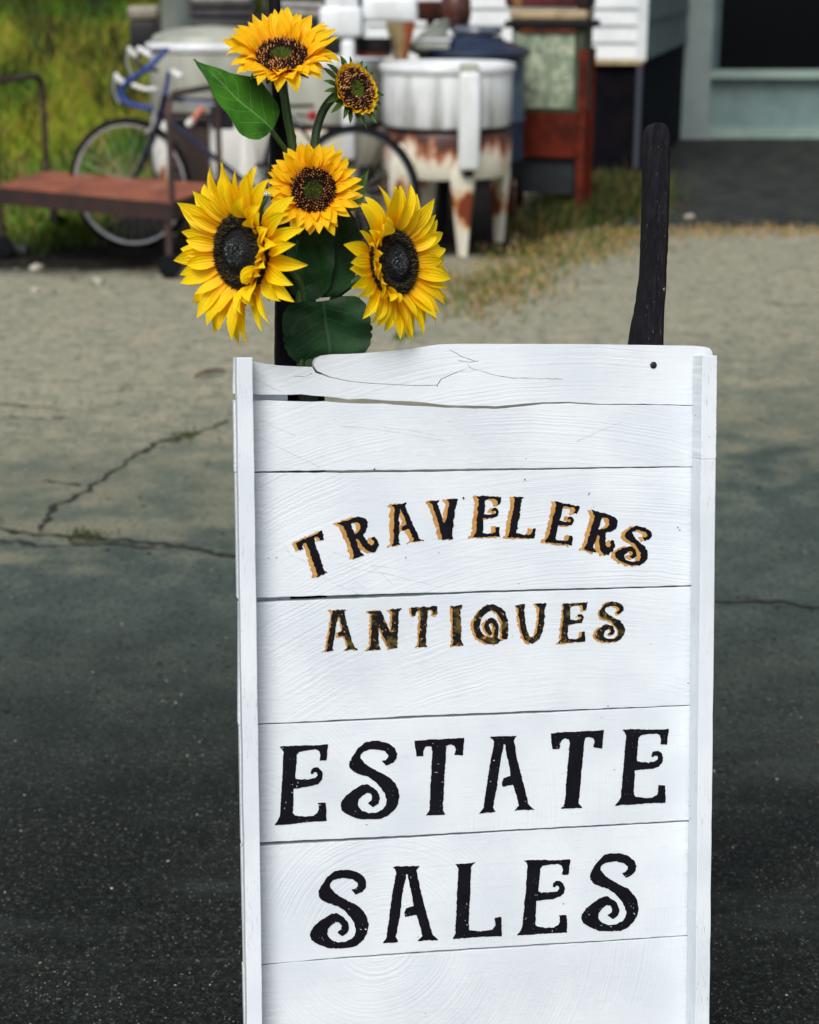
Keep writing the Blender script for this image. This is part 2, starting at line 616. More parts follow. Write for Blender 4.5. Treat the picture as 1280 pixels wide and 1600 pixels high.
tufts('cart_weeds', [(10, 388), (40, 384), (70, 380), (15, 365), (110, 378), (150, 372)], [(72, 100, 40), (58, 82, 34), (96, 100, 46)], 0.03, 0.10, 150, 0.10, 34)
tufts('crack_moss', [(278, 686), (290, 683), (300, 681), (130, 839), (140, 841), (120, 838), (152, 843)], [(58, 70, 34), (74, 78, 40)], 0.006, 0.018, 45, 0.02, 35, 0.002)
tufts('sprigs', [(630, 527), (640, 524), (622, 530)], [(70, 110, 50), (60, 96, 44)], 0.01, 0.04, 16, 0.02, 36, 0.004)

# ------------------------------------------------------------------ trees behind the meadow
LEAF_DARK = NT('tree_leaves')
_a = LEAF_DARK.n.new('ShaderNodeVertexColor')
_a.layer_name = 'Col'
LEAF_DARK.put(LEAF_DARK.b.inputs['Base Color'], _a.outputs[0])
LEAF_DARK.b.inputs['Roughness'].default_value = 0.7
LEAF_DARK = LEAF_DARK.m
BARK = pmat('bark', lin(40, 34, 28), lin(62, 54, 44), scale=20, rough=0.95, bump=0.8, bscale=30, stretch=(1, 1, 0.2))


def tree(x, y, h, r, label, seed):
    rng = np.random.default_rng(seed)
    z0 = bank(y) - 0.05
    t = thing('tree', (x, y, z0), label, 'tree', 'dark trees behind the meadow')
    m = MB()
    m.tube([(x, y, z0), (x + .1, y, z0 + h * .3), (x - .1, y + .1, z0 + h * .6), (x, y, z0 + h * .9)], [.26, .2, .13, .04], 8)
    for k in range(6):
        a = k * 1.1 + seed
        zz = z0 + h * (0.25 + 0.09 * k)
        m.tube([(x, y, zz), (x + math.cos(a) * r * .4, y + math.sin(a) * r * .4, zz + .5), (x + math.cos(a) * r * .8, y + math.sin(a) * r * .8, zz + .8)], [.1, .06, .02], 6)
    m.build('trunk', BARK, t)
    n = 5200
    cl = rng.normal(0, 1, (46, 3))
    cl /= np.linalg.norm(cl, axis=1)[:, None]
    cl *= rng.uniform(.45, 1.0, (46, 1)) * np.array([r, r, h * .46])
    cl[:, 2] += h * .52
    ci = rng.integers(0, 46, n)
    c = cl[ci] + rng.normal(0, .32, (n, 3)) * r * .42
    c = c[c[:, 2] > 0.1]
    n = len(c)
    ci = ci[:n]
    V = c[:, None, :] + rng.normal(0, .11, (n, 3, 3))
    me = bpy.data.meshes.new('crown')
    me.from_pydata(V.reshape(-1, 3).tolist(), [], np.arange(n * 3).reshape(n, 3).tolist())
    shade = rng.uniform(.6, 1.3, 46)[ci]
    cc = np.ones((n, 3, 4))
    cc[:, :, :3] = (np.array(lin(38, 46, 24)[:3])[None] * shade[:, None])[:, None, :]
    me.color_attributes.new('Col', 'FLOAT_COLOR', 'POINT').data.foreach_set('color', cc.ravel())
    me.materials.append(LEAF_DARK)
    link_mesh('crown', me, t)


tree(-8.4, 29.2, 7.0, 3.0, 'dark leafy tree at the far left edge of the meadow', 41)
tree(-5.4, 29.6, 6.2, 2.7, 'dark leafy tree behind the meadow, next to the black box', 42)
tree(-2.9, 30.5, 7.5, 2.8, 'dark leafy tree behind the meadow, above the old washing machines', 43)
tree(-0.5, 30.5, 6.6, 2.7, 'dark leafy tree behind the sunflowers at the left end of the white house', 44)

# ------------------------------------------------------------------ building
WHITE_SIDE = pmat('white_siding', lin(222, 226, 226), lin(204, 210, 212), scale=3, rough=0.5, bump=0.15, bscale=60, layers=((lin(180, 176, 160), 9, 0.66, 0.78),))
SHADED_SIDE = pmat('shaded_siding', lin(96, 112, 112), lin(84, 98, 100), scale=3, rough=0.6, bump=0.15, bscale=60)  # same siding on the side wall, its shade put into the colour
FOUND = pmat('black_foundation', lin(12, 12, 18), lin(22, 18, 22), scale=5, rough=0.95, bump=0.5, bscale=25, spec=.08)
TEAL = pmat('teal_paint', lin(142, 156, 153), lin(130, 145, 142), scale=4, rough=0.5, bump=0.1, bscale=40)
TEAL_D = pmat('dull_teal_paint', lin(74, 92, 98), lin(64, 82, 86), scale=4, rough=0.55)
TEAL_L = pmat('pale_teal_paint', lin(146, 168, 158), lin(132, 154, 146), scale=4, rough=0.5)
GLASS = NT('dark_window_glass').done(lin(8, 11, 14), 0.12, 0, None, 0.15)
ROOF = pmat('roof_felt', lin(54, 54, 56), lin(70, 68, 66), scale=6, rough=0.9)
WOODTRIM = pmat('ochre_trim', lin(160, 140, 100), lin(180, 164, 124), scale=9, rough=0.7)

YB, YS = 12.9, 16.3
corner = P(1004, 92, YB)
XC, ZB = corner.x, corner.z
XL = -0.30
house = thing('clapboard_house', (XC, YB, 0), 'white clapboard house with black foundation and recessed teal shopfront', 'building')
row = 0.118
for i in range(18):                                       # front clapboards, each lapped over the one below
    z = ZB + i * row
    m = MB()
    m.add([(XL, YB - 0.028, z), (XC - .02, YB - 0.028, z), (XC - .02, YB - 0.008, z + row), (XL, YB - 0.008, z + row),
           (XL, YB, z), (XC - .02, YB, z), (XC - .02, YB, z + row), (XL, YB, z + row)],
          [(0, 1, 2, 3), (4, 7, 6, 5), (0, 4, 5, 1), (3, 2, 6, 7), (0, 3, 7, 4), (1, 5, 6, 2)])
    m.build('clapboard', WHITE_SIDE, house, smooth=False)
m = MB()
m.box((XC - .015, YB - .022, ZB + 1.06), (.07, .05, 2.14))
m.build('corner_board', WHITE_SIDE, house, smooth=False)
m = MB()
m.box(((XL + XC) / 2, YB - .02, ZB - .02), (XC - XL, .05, .035))
m.build('sill_trim', WOODTRIM, house, smooth=False)
m = MB()
m.box(((XL + XC) / 2, YB + .06, ZB / 2 - .02), (XC - XL, .1, ZB + .0))
m.build('foundation', FOUND, house, smooth=False)
# side wall running back to the shopfront
sc_ = P(1064, 215, YS)
XS = G(1064, 216).x
sd_ = Vector((XS - XC, YS - YB, 0))
sl = sd_.length
sdir = sd_.normalized()
snor = Vector((sdir.y, -sdir.x, 0))
A0 = Vector((XC + .022, YB, 0))
srow = 0.27
for i in range(8):
    z = ZB + i * srow
    a, b = A0 + snor * .02, A0 + sdir * sl + snor * .02
    a2, b2 = A0 + snor * .002, A0 + sdir * sl + snor * .002
    m = MB()
    m.add([(a.x, a.y, z), (b.x, b.y, z), (b2.x, b2.y, z + srow), (a2.x, a2.y, z + srow), (A0.x, A0.y, z), (b2.x - .01, b2.y, z)],
          [(0, 1, 2, 3), (0, 4, 5, 1)])
    m.build('clapboard', SHADED_SIDE, house, smooth=False)
m = MB()
rot = Matrix.Rotation(math.atan2(sdir.y, sdir.x), 3, 'Z')
m.box(A0 + sdir * sl / 2 + Vector((0, 0, ZB / 2)) - snor * .06, (sl, .1, ZB), rot)
m.build('foundation', pmat('blue_black_foundation', lin(12, 17, 26), lin(18, 24, 33), scale=3, rough=.9, spec=.1), house, smooth=False)
m = MB()
pz = P(997, 262, 12.8).z
m.tube([(P(996, 200, 12.8).x, 12.8, ZB - .05), (P(996, 200, 12.8).x, 12.8, max(pz, .02))], .022, 10)
m.build('drainpipe', pmat('pipe_grey', lin(62, 66, 76), rough=.5), house)


def px_x(px, Y):
    return (px - 640) / F * (Y * math.cos(PITCH) + (CAM_H - 0.6) * math.sin(PITCH))


def px_z(py, Y):
    return P(640, py, Y).z


xp0, xp1 = px_x(1062, YS), px_x(1108, YS)
m = MB()
m.box(((xp0 + xp1) / 2, YS - .05, 1.5), (xp1 - xp0, .12, 3.0))
m.box(((xp0 + xp1) / 2 + .01, YS - .06, .06), (xp1 - xp0 + .04, .14, .12))
m.build('pilaster', TEAL, house, smooth=False)
XR = xp1 + 4.2
z_sill0, z_sill1 = px_z(122, YS), px_z(109, YS)
z_base0, z_base1 = px_z(215, YS), px_z(200, YS)
m = MB()
m.box(((xp1 + XR) / 2, YS + .06, (z_sill0 + z_base1) / 2), (XR - xp1, .06, z_sill0 - z_base1 + .02))
m.build('bulkhead_panel', pmat('teal_panel', lin(116, 138, 136), lin(104, 127, 125), scale=5, rough=.5), house, smooth=False)
m = MB()
m.box(((xp1 + XR) / 2, YS + .0, (z_sill0 + z_sill1) / 2), (XR - xp1, .14, z_sill1 - z_sill0))
m.build('window_sill', TEAL_L, house, smooth=False)
m = MB()
m.box(((xp1 + XR) / 2, YS + .0, (z_base0 + z_base1) / 2), (XR - xp1, .16, z_base1 - z_base0))
m.build('base_rail', TEAL_L, house, smooth=False)
m = MB()
m.box(((xp1 + XR) / 2, YS + .1, max(0.02, z_base0 / 2)), (XR - xp1, .1, max(.03, z_base0)))
m.build('plinth', FOUND, house, smooth=False)
xf = px_x(1122, YS)
f = MB()
f.box(((xp1 + xf) / 2, YS + .02, z_sill1 + .75), (xf - xp1 - .004, .1, 1.5))
f.box(((xp1 + XR) / 2, YS + .02, z_sill1 + 1.55), (XR - xp1 - .004, .1, .1))
fr = f.build('window_frame', TEAL_D, house, smooth=False)
m = MB()
m.box(((xf + XR) / 2, YS + .05, z_sill1 + .75), (XR - xf, .012, 1.5))
m.build('window_pane', GLASS, fr, smooth=False)
m = MB()
m.box(((XS + XR) / 2, YS + .12, 2.6), (XR - XS, .1, .9))
m.build('fascia_board', TEAL, house, smooth=False)
m = MB()
m.box(((XC + XR) / 2 + .1, (15.3 + YS) / 2 + .1, 3.06), (XR - XC, YS - 15.3, .12))  # unseen overhang, added to shade the shopfront
m.build('added_shade_roof', ROOF, house, smooth=False)
m = MB()
m.box((XL - .0 + .02, YB + 2.0, 1.6), (.1, 3.9, 3.0))
m.build('end_wall', WHITE_SIDE, house, smooth=False)
m = MB()
m.box(((XL + XC) / 2, YB + 1.8, 3.15), (XC - XL + .5, 4.4, .12))
m.build('roof', ROOF, house, smooth=False)
m = MB()
m.box((XR - .2, 14.5, .9), (.12, .12, 1.8))

# ------------------------------------------------------------------ old machines along the house
ENAMEL = pmat('white_enamel', lin(226, 230, 234), lin(206, 210, 210), scale=5, rough=0.25, layers=((lin(150, 150, 138), 3.5, 0.60, 0.74), (lin(120, 66, 30), 7, 0.70, 0.80)), stretch=(1, 1, .35))
ENAMEL_GREY = pmat('stained_enamel', lin(176, 178, 166), lin(146, 150, 138), scale=4, rough=0.4, layers=((lin(100, 106, 92), 3.5, 0.56, 0.72),), stretch=(1, 1, .4))
CREAM = pmat('cream_enamel', lin(214, 208, 182), lin(196, 188, 160), scale=4, rough=0.35, layers=((lin(150, 84, 40), 6, 0.66, 0.76),))
RUST = pmat('rust', lin(112, 52, 24), lin(66, 28, 18), scale=14, rough=0.9, bump=0.5, bscale=90, layers=((lin(150, 76, 30), 9, 0.58, 0.7),))
DARKM = pmat('black_metal', lin(12, 12, 15), lin(24, 21, 21), scale=8, rough=0.6, spec=.2)


def rust_band(name, z_top, spread, base):
    """Enamel with rust running down from a seam at height z_top (object coordinates)."""
    t = NT(name)
    x, y, z = t.xyz()
    n = t.noise(9, 6, 0.65, t.coord((1, 1, .35)))
    d = t.math('SUBTRACT', z_top, z)
    run = t.math('DIVIDE', d, spread)
    mask = t.step(t.math('SUBTRACT', t.math('ADD', t.math('MULTIPLY', t.math('SUBTRACT', n, .5), 2.4), 1.0), run), 0.25, 0.75)
    core = t.step(t.math('SUBTRACT', t.math('ADD', t.math('MULTIPLY', t.math('SUBTRACT', n, .5), 1.8), .62), run), 0.1, 0.5)
    spots = t.step(t.noise(6, 6, .65), .66, .75)
    c = t.mix(t.math('MULTIPLY', spots, .7), base, lin(150, 92, 46))
    c = t.mix(mask, c, lin(170, 88, 34))
    c = t.mix(core, c, lin(60, 24, 16))
    return t.done(c, .45)


def chipped_leg(base):
    """Enamel leg with a rust scab a third of the way up."""
    t = NT('chipped_leg')
    x, y, z = t.xyz()
    band = t.math('MULTIPLY', t.step(z, .10, .20), t.step(z, .42, .28))
    n = t.noise(7, 6, .65, t.coord((1, 1, .5), (2, 0, 1)))
    v = t.math('ADD', n, t.math('MULTIPLY', band, .15))
    c = t.mix(t.step(v, .60, .68), base, lin(200, 140, 84))
    c = t.mix(t.step(v, .66, .72), c, lin(116, 50, 26))
    return t.done(c, .4)


def streaked_enamel():
    t = NT('streaked_enamel')
    x, y, z = t.xyz()
    n = t.noise(12, 5, .6, t.coord((1, 1, .10)))
    n2 = t.noise(4, 4, .6, t.coord((1, 1, .6), (3, 1, 0)))
    low = t.step(z, .95, .62)
    c = t.mix(t.step(n2, .4, .7), lin(226, 229, 232), lin(200, 204, 202))
    c = t.mix(t.math('MULTIPLY', t.step(n, .46, .66), .6), c, lin(138, 142, 136))
    c = t.mix(t.math('MULTIPLY', t.math('MULTIPLY', low, t.step(n, .36, .6)), .55), c, lin(120, 122, 112))
    return t.done(c, .3)


def washer(px, Y, r, py_rim, py_seam, py_skirt, label, upper, lower_base, leg_angles, post_px=None, rust=.12, lid=False, group='old wringer washing machines'):
    """Round-tub wringer washer: rolled rim, tub, seam, skirt, splayed tapered legs, wringer post."""
    c = P(px, 300, Y)
    cx, cy = c.x, Y
    yf = Y - r
    zr, zs, zk = px_z(py_rim, yf), px_z(py_seam, yf), px_z(py_skirt, yf)
    t = thing('washing_machine', (cx, cy, 0), label, 'washing machine', group)
    m = MB()
    m.lathe((cx, cy, 0), [(r * .97, zs), (r, zs + .02), (r, zr - .05), (r * .985, zr - .03), (r * .9, zr - .03), (r * .88, zs + .06), (0, zs + .05)], 48)
    m.build('tub', upper, t)
    m = MB()
    m.lathe((cx, cy, 0), [(r * .985, zr - .04), (r * 1.03, zr - .035), (r * 1.05, zr - .012), (r * 1.03, zr + .008), (r * .97, zr + .012), (r * .9, zr), (r * .88, zr - .03)], 48)
    m.build('rim', ENAMEL, t)
    if lid:
        m = MB()
        m.lathe((cx, cy, 0), [(r * .96, zr + .013), (r * .9, zr + .05), (r * .6, zr + .085), (r * .12, zr + .1), (0, zr + .1)], 48)
        m.build('lid', ENAMEL_GREY, t)
    m = MB()
    m.lathe((cx, cy, 0), [(r * .93, zs - .03), (r * .93, zs + .01)], 40)
    m.build('seam_band', DARKM, t)
    m = MB()
    m.lathe((cx, cy, 0), [(r * .5, zk - .01), (r * .93, zk), (r * .985, zk + .04), (r, zk + .1), (r, zs - .05), (r * .97, zs - .028), (0, zs - .028)], 48)
    m.build('skirt', rust_band('rusted_skirt', zs - .02, rust, lower_base), t)
    LEG = chipped_leg(lower_base)
    for a in leg_angles:
        d = Vector((math.cos(a), math.sin(a), 0))
        p0 = Vector((cx, cy, 0)) + d * r * .93
        p1 = Vector((cx, cy, 0)) + d * r * 1.02
        m = MB()
        sec = [(p0 + Vector((0, 0, zs - .08)), .045, .03), (p0 + d * .035 + Vector((0, 0, zk + .05)), .07, .034), (p0 + d * .04 + Vector((0, 0, zk - .03)), .066, .034), (p1 + Vector((0, 0, .16)), .043, .026), (p1 + Vector((0, 0, .0)), .026, .02)]
        side = Vector((-d.y, d.x, 0))
        b = len(m.v)
        for q, w, k in sec:
            for sx, sy in ((-1, -1), (-.5, 1), (.5, 1), (1, -1)):
                m.v.append(tuple(q + side * sx * w + d * sy * k))
        for i in range(len(sec) - 1):
            for k in range(4):
                l = (k + 1) % 4
                m.f.append((b + i * 4 + k, b + i * 4 + l, b + i * 4 + 4 + l, b + i * 4 + 4 + k))
        m.f += [(b + 3, b + 2, b + 1, b), (b + 16, b + 17, b + 18, b + 19)]
        m.build('leg', LEG, t, angle=50)
    if post_px:
        x0, y0, x1, y1 = post_px
        m = MB()
        yy = yf - .07
        a = P(x0, y0, yy)
        b = P(x1, y1, yy)
        w = abs(b.x - a.x)
        cxp = (a.x + b.x) / 2
        m.rbox((cxp, yy, (a.z + b.z) / 2), (w, .085, a.z - b.z), .022)
        m.build('wringer_post', ENAMEL, t)
        m = MB()
        m.tube([(cxp, yy + .02, b.z + .02), (cxp, yy + .02, b.z - .035)], .03, 10)
        m.build('post_foot', DARKM, t)
        m = MB()
        m.rbox((cxp, yy + .08, a.z + .01), (w * .9, .16, .05), .012)
        m.build('post_bracket', ENAMEL_GREY, t)
    return t, cx, cy, zr


w1, w1x, w1y, w1z = washer(698, 9.62, .352, 106, 203, 283, 'white wringer washer with rusty seam and rusted tapered legs in front of the blue drum', streaked_enamel(), lin(222, 218, 200), (-1.33, .55, 1.9, 3.9), (717, 112, 749, 266), .26)
w2, w2x, w2y, w2z = washer(337, 10.35, .36, 72, 178, 284, 'grey stained washer with white rim behind the racing bicycle', ENAMEL_GREY, lin(226, 226, 220), (-.9, .6, 2.2, 4.0), None, .02, True)
w3, w3x, w3y, w3z = washer(520, 10.2, .31, 98, 196, 262, 'pale washer with white wringer head behind the sunflower bud', ENAMEL_GREY, lin(200, 196, 176), (-1.25, .4, 2.0, 3.7), (533, 62, 556, 250), .03)

# wringer head of the middle washer
hy = w3y - .33
m = MB()
a, b = P(500, 10, hy), P(566, 58, hy)
m.rbox(((a.x + b.x) / 2, hy, (a.z + b.z) / 2), (b.x - a.x, .16, a.z - b.z), .025)
a, b = P(508, -60, hy), P(560, 8, hy)
m.rbox(((a.x + b.x) / 2, hy, (a.z + b.z) / 2), (b.x - a.x, .12, a.z - b.z + .05), .02)
wh = m.build('wringer_head', ENAMEL, w3)
m = MB()
a, b = P(566, -6, hy + .02), P(652, 34, hy + .02)
m.rbox(((a.x + b.x) / 2, hy + .02, (a.z + b.z) / 2), (b.x - a.x, .10, a.z - b.z), .03)
m.build('drain_board', ENAMEL, wh)
m = MB()
for k, zz in enumerate((8, 20)):
    q = P(480, zz, hy)
    m.tube([P(440, zz, hy), P(505, zz + 2, hy)], .022, 12)
m.build('roller', pmat('grey_rubber', lin(150, 150, 146), lin(120, 118, 112), scale=9, rough=.7), wh)

OXIDE_TIN = pmat('red_tin', lin(92, 40, 40), lin(64, 30, 32), scale=9, rough=.7)
# rusty cream funnel standing behind the near washer
RUSTCREAM = NT('rusty_cream')
_x, _y, _z = RUSTCREAM.xyz()
_n = RUSTCREAM.noise(7, 6, .65, RUSTCREAM.coord((1, 1, .3)))
_c = RUSTCREAM.mix(RUSTCREAM.step(RUSTCREAM.math('ADD', RUSTCREAM.math('MULTIPLY', _x, 5.0), _n), .42, .75), lin(214, 190, 140), lin(190, 92, 30))
RUSTCREAM = RUSTCREAM.done(_c, .5)
fy = 10.1
a, b = P(626, 22, fy), P(626, 96, fy)
t = thing('rusty_funnel', (a.x, fy, b.z - .1), 'tapered cream funnel with orange rust standing behind the near washer rim', 'funnel')
m = MB()
rr = .082
m.lathe((a.x, fy, 0), [(rr * .42, b.z - .35), (rr * .45, b.z), (rr * .95, a.z - .08), (rr * 1.05, a.z - .02), (rr * 1.08, a.z), (rr * .95, a.z - .01)], 24)
m.build('funnel_body', RUSTCREAM, t)
m = MB()
m.lathe((a.x, fy, 0), [(rr * 1.06, a.z - .02), (rr * 1.2, a.z - .01), (rr * 1.2, a.z + .03), (rr * .8, a.z + .045), (0, a.z + .05)], 24)
m.build('funnel_cap', ENAMEL, t)
# black pan with rusty rim on the middle washer
py_ = 10.0
a, b = P(556, 60, py_), P(612, 88, py_)
t = thing('cast_iron_pan', ((a.x + b.x) / 2, py_, b.z), 'black pan with rusty orange bottom edge on the middle washer', 'pan')
m = MB()
rr = (b.x - a.x) / 2
m.lathe(((a.x + b.x) / 2, py_, 0), [(rr * .9, b.z + .02), (rr, b.z + .03), (rr * 1.02, a.z - .01), (rr, a.z), (rr * .93, a.z - .01), (rr * .88, b.z + .03), (0, b.z + .03)], 28)
m.build('pan_body', DARKM, t)
m = MB()
m.lathe(((a.x + b.x) / 2, py_, 0), [(rr * .86, b.z - .002), (rr * 1.01, b.z + .002), (rr * 1.02, b.z + .022), (rr * .9, b.z + .024)], 28)
m.build('rusty_base', RUST, t)

# rust brown barrel between the two wringer washers, small rust box behind the funnel
ry = 10.75
c = P(590, 300, ry)
t = thing('rusty_barrel', (c.x, ry, 0), 'dark rust brown barrel half hidden between the middle and near washers', 'barrel')
RB = pmat('barrel_rust', lin(70, 36, 24), lin(40, 24, 20), scale=6, rough=.9, spec=.15, layers=((lin(150, 78, 36), 5, .58, .7),))
m = MB()
zz = px_z(205, ry)
m.lathe((c.x, ry, 0), [(.2, 0), (.23, .03), (.25, zz * .5), (.23, zz), (.21, zz - .01), (0, zz - .02)], 32)
m.build('barrel_body', RB, t)
for k in (.25, .75):
    m = MB()
    m.lathe((c.x, ry, 0), [(.236, zz * k - .02), (.254, zz * k - .016), (.254, zz * k + .016), (.236, zz * k + .02)], 32)
    m.build('barrel_hoop', DARKM, t)
ry = 10.9
a, b = P(652, 6, ry), P(694, 32, ry)
t = thing('rust_box', ((a.x + b.x) / 2, ry, b.z), 'small rust red tin box behind the cream funnel', 'box')
m = MB()
m.rbox(((a.x + b.x) / 2, ry, (a.z + b.z) / 2), (b.x - a.x, .14, a.z - b.z), .012)
m.build('box_body', RB, t)
m = MB()
m.rbox(((a.x + b.x) / 2, ry, a.z + .008), (b.x - a.x + .012, .15, .018), .005)
m.build('box_lid', OXIDE_TIN, t)
m = MB()
m.box(((a.x + b.x) / 2, ry, b.z / 2), (.05, .05, b.z - .004))
m.build('box_post', DARKM, t, smooth=False)

# blue drum with conical lid
BLUE = pmat('blue_drum_paint', lin(34, 52, 78), lin(46, 66, 88), scale=3, rough=.35, layers=((lin(72, 96, 104), 4, .55, .7),))
dy = 10.32
c = P(737, 300, dy)
rd = .325
zb1 = px_z(90, dy - rd)
t = thing('blue_drum', (c.x, dy, 0), 'dark blue steel drum with a conical lid behind the near washer', 'drum')
m = MB()
m.lathe((c.x, dy, 0), [(rd * .88, .40), (rd * .93, .42), (rd * .93, .62), (rd * .96, .64), (rd * .93, .66), (rd * .93, zb1 - .03), (rd, zb1), (0, zb1)], 44)
m.build('drum_body', BLUE, t)
m = MB()
for k in range(4):
    a_ = .7 + k * math.pi / 2
    m.tube([(c.x + rd * .75 * math.cos(a_), dy + rd * .75 * math.sin(a_), 0), (c.x + rd * .7 * math.cos(a_), dy + rd * .7 * math.sin(a_), .40)], .02, 8)
m.lathe((c.x, dy, 0), [(rd * .8, .30), (rd * .86, .31), (rd * .86, .398), (rd * .5, .399)], 32)
m.build('drum_stand', DARKM, t)
m = MB()
z2 = px_z(64, dy - rd * .6)
m.lathe((c.x, dy, 0), [(rd * 1.0, zb1 + .001), (rd * 1.04, zb1 + .008), (rd * 1.03, zb1 + .03), (rd * .55, z2), (rd * .5, z2 + .02), (0, z2 + .03)], 44)
m.build('drum_lid', pmat('navy_lid', lin(24, 36, 58), lin(34, 50, 76), scale=4, rough=.3), t)
m = MB()
z3 = px_z(40, dy)
m.lathe((c.x + .02, dy, 0), [(rd * .42, z2 + .028), (rd * .46, z2 + .05), (rd * .45, z3 - .02), (rd * .4, z3), (0, z3 + .004)], 32)
m.build('drum_cap', pmat('slate_cap', lin(60, 70, 84), lin(90, 98, 108), scale=5, rough=.25), t)
# enamel basin leaning on the drum
by = 10.15
a = P(676, 48, by)
t = thing('enamel_basin', (a.x, by, a.z - .1), 'pale enamel basin tilted against the blue drum lid', 'basin')
ax = Matrix.Rotation(R(-38), 3, 'Y') @ Matrix.Rotation(R(-20), 3, 'X')
m = MB()
m.lathe(a - Vector((0, 0, .05)), [(.06, -.05), (.07, -.045), (.125, .02), (.14, .022), (.14, .028), (.12, .024), (.066, -.035), (0, -.036)], 30, ax)
m.build('basin_bowl', ENAMEL_GREY, t)
m = MB()
a, b = P(648, 62, by + .05), P(702, 76, by + .05)
t2 = thing('enamel_tray', ((a.x + b.x) / 2, by, b.z), 'flat pale tray lying below the tilted enamel basin', 'tray')
m.rbox(((a.x + b.x) / 2, by, (a.z + b.z) / 2), (b.x - a.x, .2, a.z - b.z), .012)
m.build('tray_body', ENAMEL_GREY, t2)
m = MB()
m.rbox(((a.x + b.x) / 2, by, a.z + .004), (b.x - a.x + .02, .22, .012), .004)
m.build('tray_rim', ENAMEL, t2)
# brown jug on the drum
jy = 10.4
a, b = P(713, -8, jy), P(713, 40, jy)
t = thing('brown_jug', (a.x, jy, b.z), 'rust brown stoneware jug standing on the blue drum', 'jug')
m = MB()
m.lathe((a.x, jy, 0), [(.06, b.z - .02), (.075, b.z), (.088, b.z + .06), (.085, b.z + .15), (.05, b.z + .2), (.03, b.z + .22), (.03, b.z + .26), (.04, b.z + .27), (0, b.z + .27)], 26)
m.build('jug_body', pmat('brown_glaze', lin(74, 36, 24), lin(48, 26, 20), scale=9, rough=.3), t)
m = MB()
m.tube(spline([(a.x + .07, jy, b.z + .17), (a.x + .1, jy, b.z + .2), (a.x + .09, jy, b.z + .25), (a.x + .03, jy, b.z + .25)]), .01, 8)
m.build('jug_handle', pmat('brown_glaze_dark', lin(60, 30, 22), rough=.3), t)

# heater with flaking green panel
hyy = 10.75
GREENP = pmat('flaking_green', lin(122, 136, 114), lin(168, 178, 152), scale=11, lo=.45, hi=.6, rough=.6, layers=((lin(74, 86, 74), 16, .55, .66),))
OXIDE = pmat('red_oxide', lin(100, 36, 20), lin(64, 24, 16), scale=6, rough=.8, spec=.15, layers=((lin(150, 66, 30), 5, .60, .72),))
hr = Matrix.Rotation(R(-14), 3, 'Z')
c = P(858, 300, hyy)
hw, hd = .43, .34
zt, zg, zl = px_z(44, hyy - .17), px_z(175, hyy - .17), px_z(246, hyy - .17)
t = thing('oil_heater', (c.x, hyy, 0), 'square cabinet heater with flaking green front and red oxide base', 'heater')


def HB(lx, ly, z):
    q = hr @ Vector((lx, ly, 0))
    return Vector((c.x + q.x, hyy + q.y, z))


m = MB()
m.box(HB(0, 0, (zt + zg) / 2), (hw, hd, zt - zg), hr)
m.build('cabinet', pmat('dull_green_side', lin(66, 76, 56), lin(52, 60, 46), scale=7, rough=.7), t, smooth=False)
m = MB()
m.box(HB(-.02, -hd / 2 - .006, (zt + zg) / 2), (hw - .07, .012, zt - zg - .05), hr)
m.build('front_panel', GREENP, t, smooth=False)
m = MB()
m.box(HB(0, 0, (zg + zl) / 2 - .001), (hw - .01, hd - .01, zg - zl), hr)
m.build('burner_base', OXIDE, t, smooth=False)
for lx, ly in ((-hw / 2, -hd / 2), (hw / 2, -hd / 2), (-hw / 2, hd / 2), (hw / 2, hd / 2)):
    m = MB()
    zz = zt - .12
    m.box(HB(lx, ly, zz / 2), (.045, .045, zz), hr)
    m.build('leg', OXIDE, t, smooth=False)
m = MB()
m.box(HB(0, 0, zl - .12), (hw - .1, hd - .08, .2), hr)
m.build('fuel_tank', pmat('soot_tank', lin(20, 26, 30), lin(34, 42, 44), scale=7, rough=.7), t, smooth=False)
m = MB()
m.rbox(HB(0, 0, zt + .022), (hw + .08, hd + .08, .04), .008, hr)
m.build('top_plate', DARKM, t)
m = MB()
m.rbox(HB(0, -.16, zt - .014), (hw * .8, .08, .028), .006, hr)
m.build('rust_lip', RUST, t)
# worn board and maroon case on the heater
t = thing('worn_board', HB(0, 0, zt + .043), 'thick tan weathered board lying on the green heater', 'board')
m = MB()
m.rbox(HB(-.005, 0, zt + .073), (hw + .03, hd, .06), .018, hr)
m.build('board_body', pmat('tan_board', lin(170, 152, 120), lin(140, 120, 90), scale=9, rough=.8, layers=((lin(176, 110, 60), 6, .6, .72),)), t)
zc = zt + .105
t = thing('maroon_case', HB(0, 0, zc), 'maroon leather case with dark end on top of the heater', 'case')
m = MB()
m.rbox(HB(-.06, .02, zc + .13), (.44, .24, .24), .03, hr)
m.build('case_body', pmat('maroon_leather', lin(92, 34, 38), lin(60, 24, 28), scale=7, rough=.4), t)
m = MB()
m.rbox(HB(.19, .02, zc + .13), (.09, .26, .26), .03, hr)
m.build('case_end', pmat('dark_maroon', lin(48, 18, 24), lin(32, 14, 18), scale=7, rough=.4), t)
m = MB()
m.rbox(HB(-.2, -.1, zc + .06), (.06, .02, .1), .008, hr)
m.build('brass_clasp', pmat('dull_brass', lin(150, 112, 70), rough=.4, metal=.6), t)

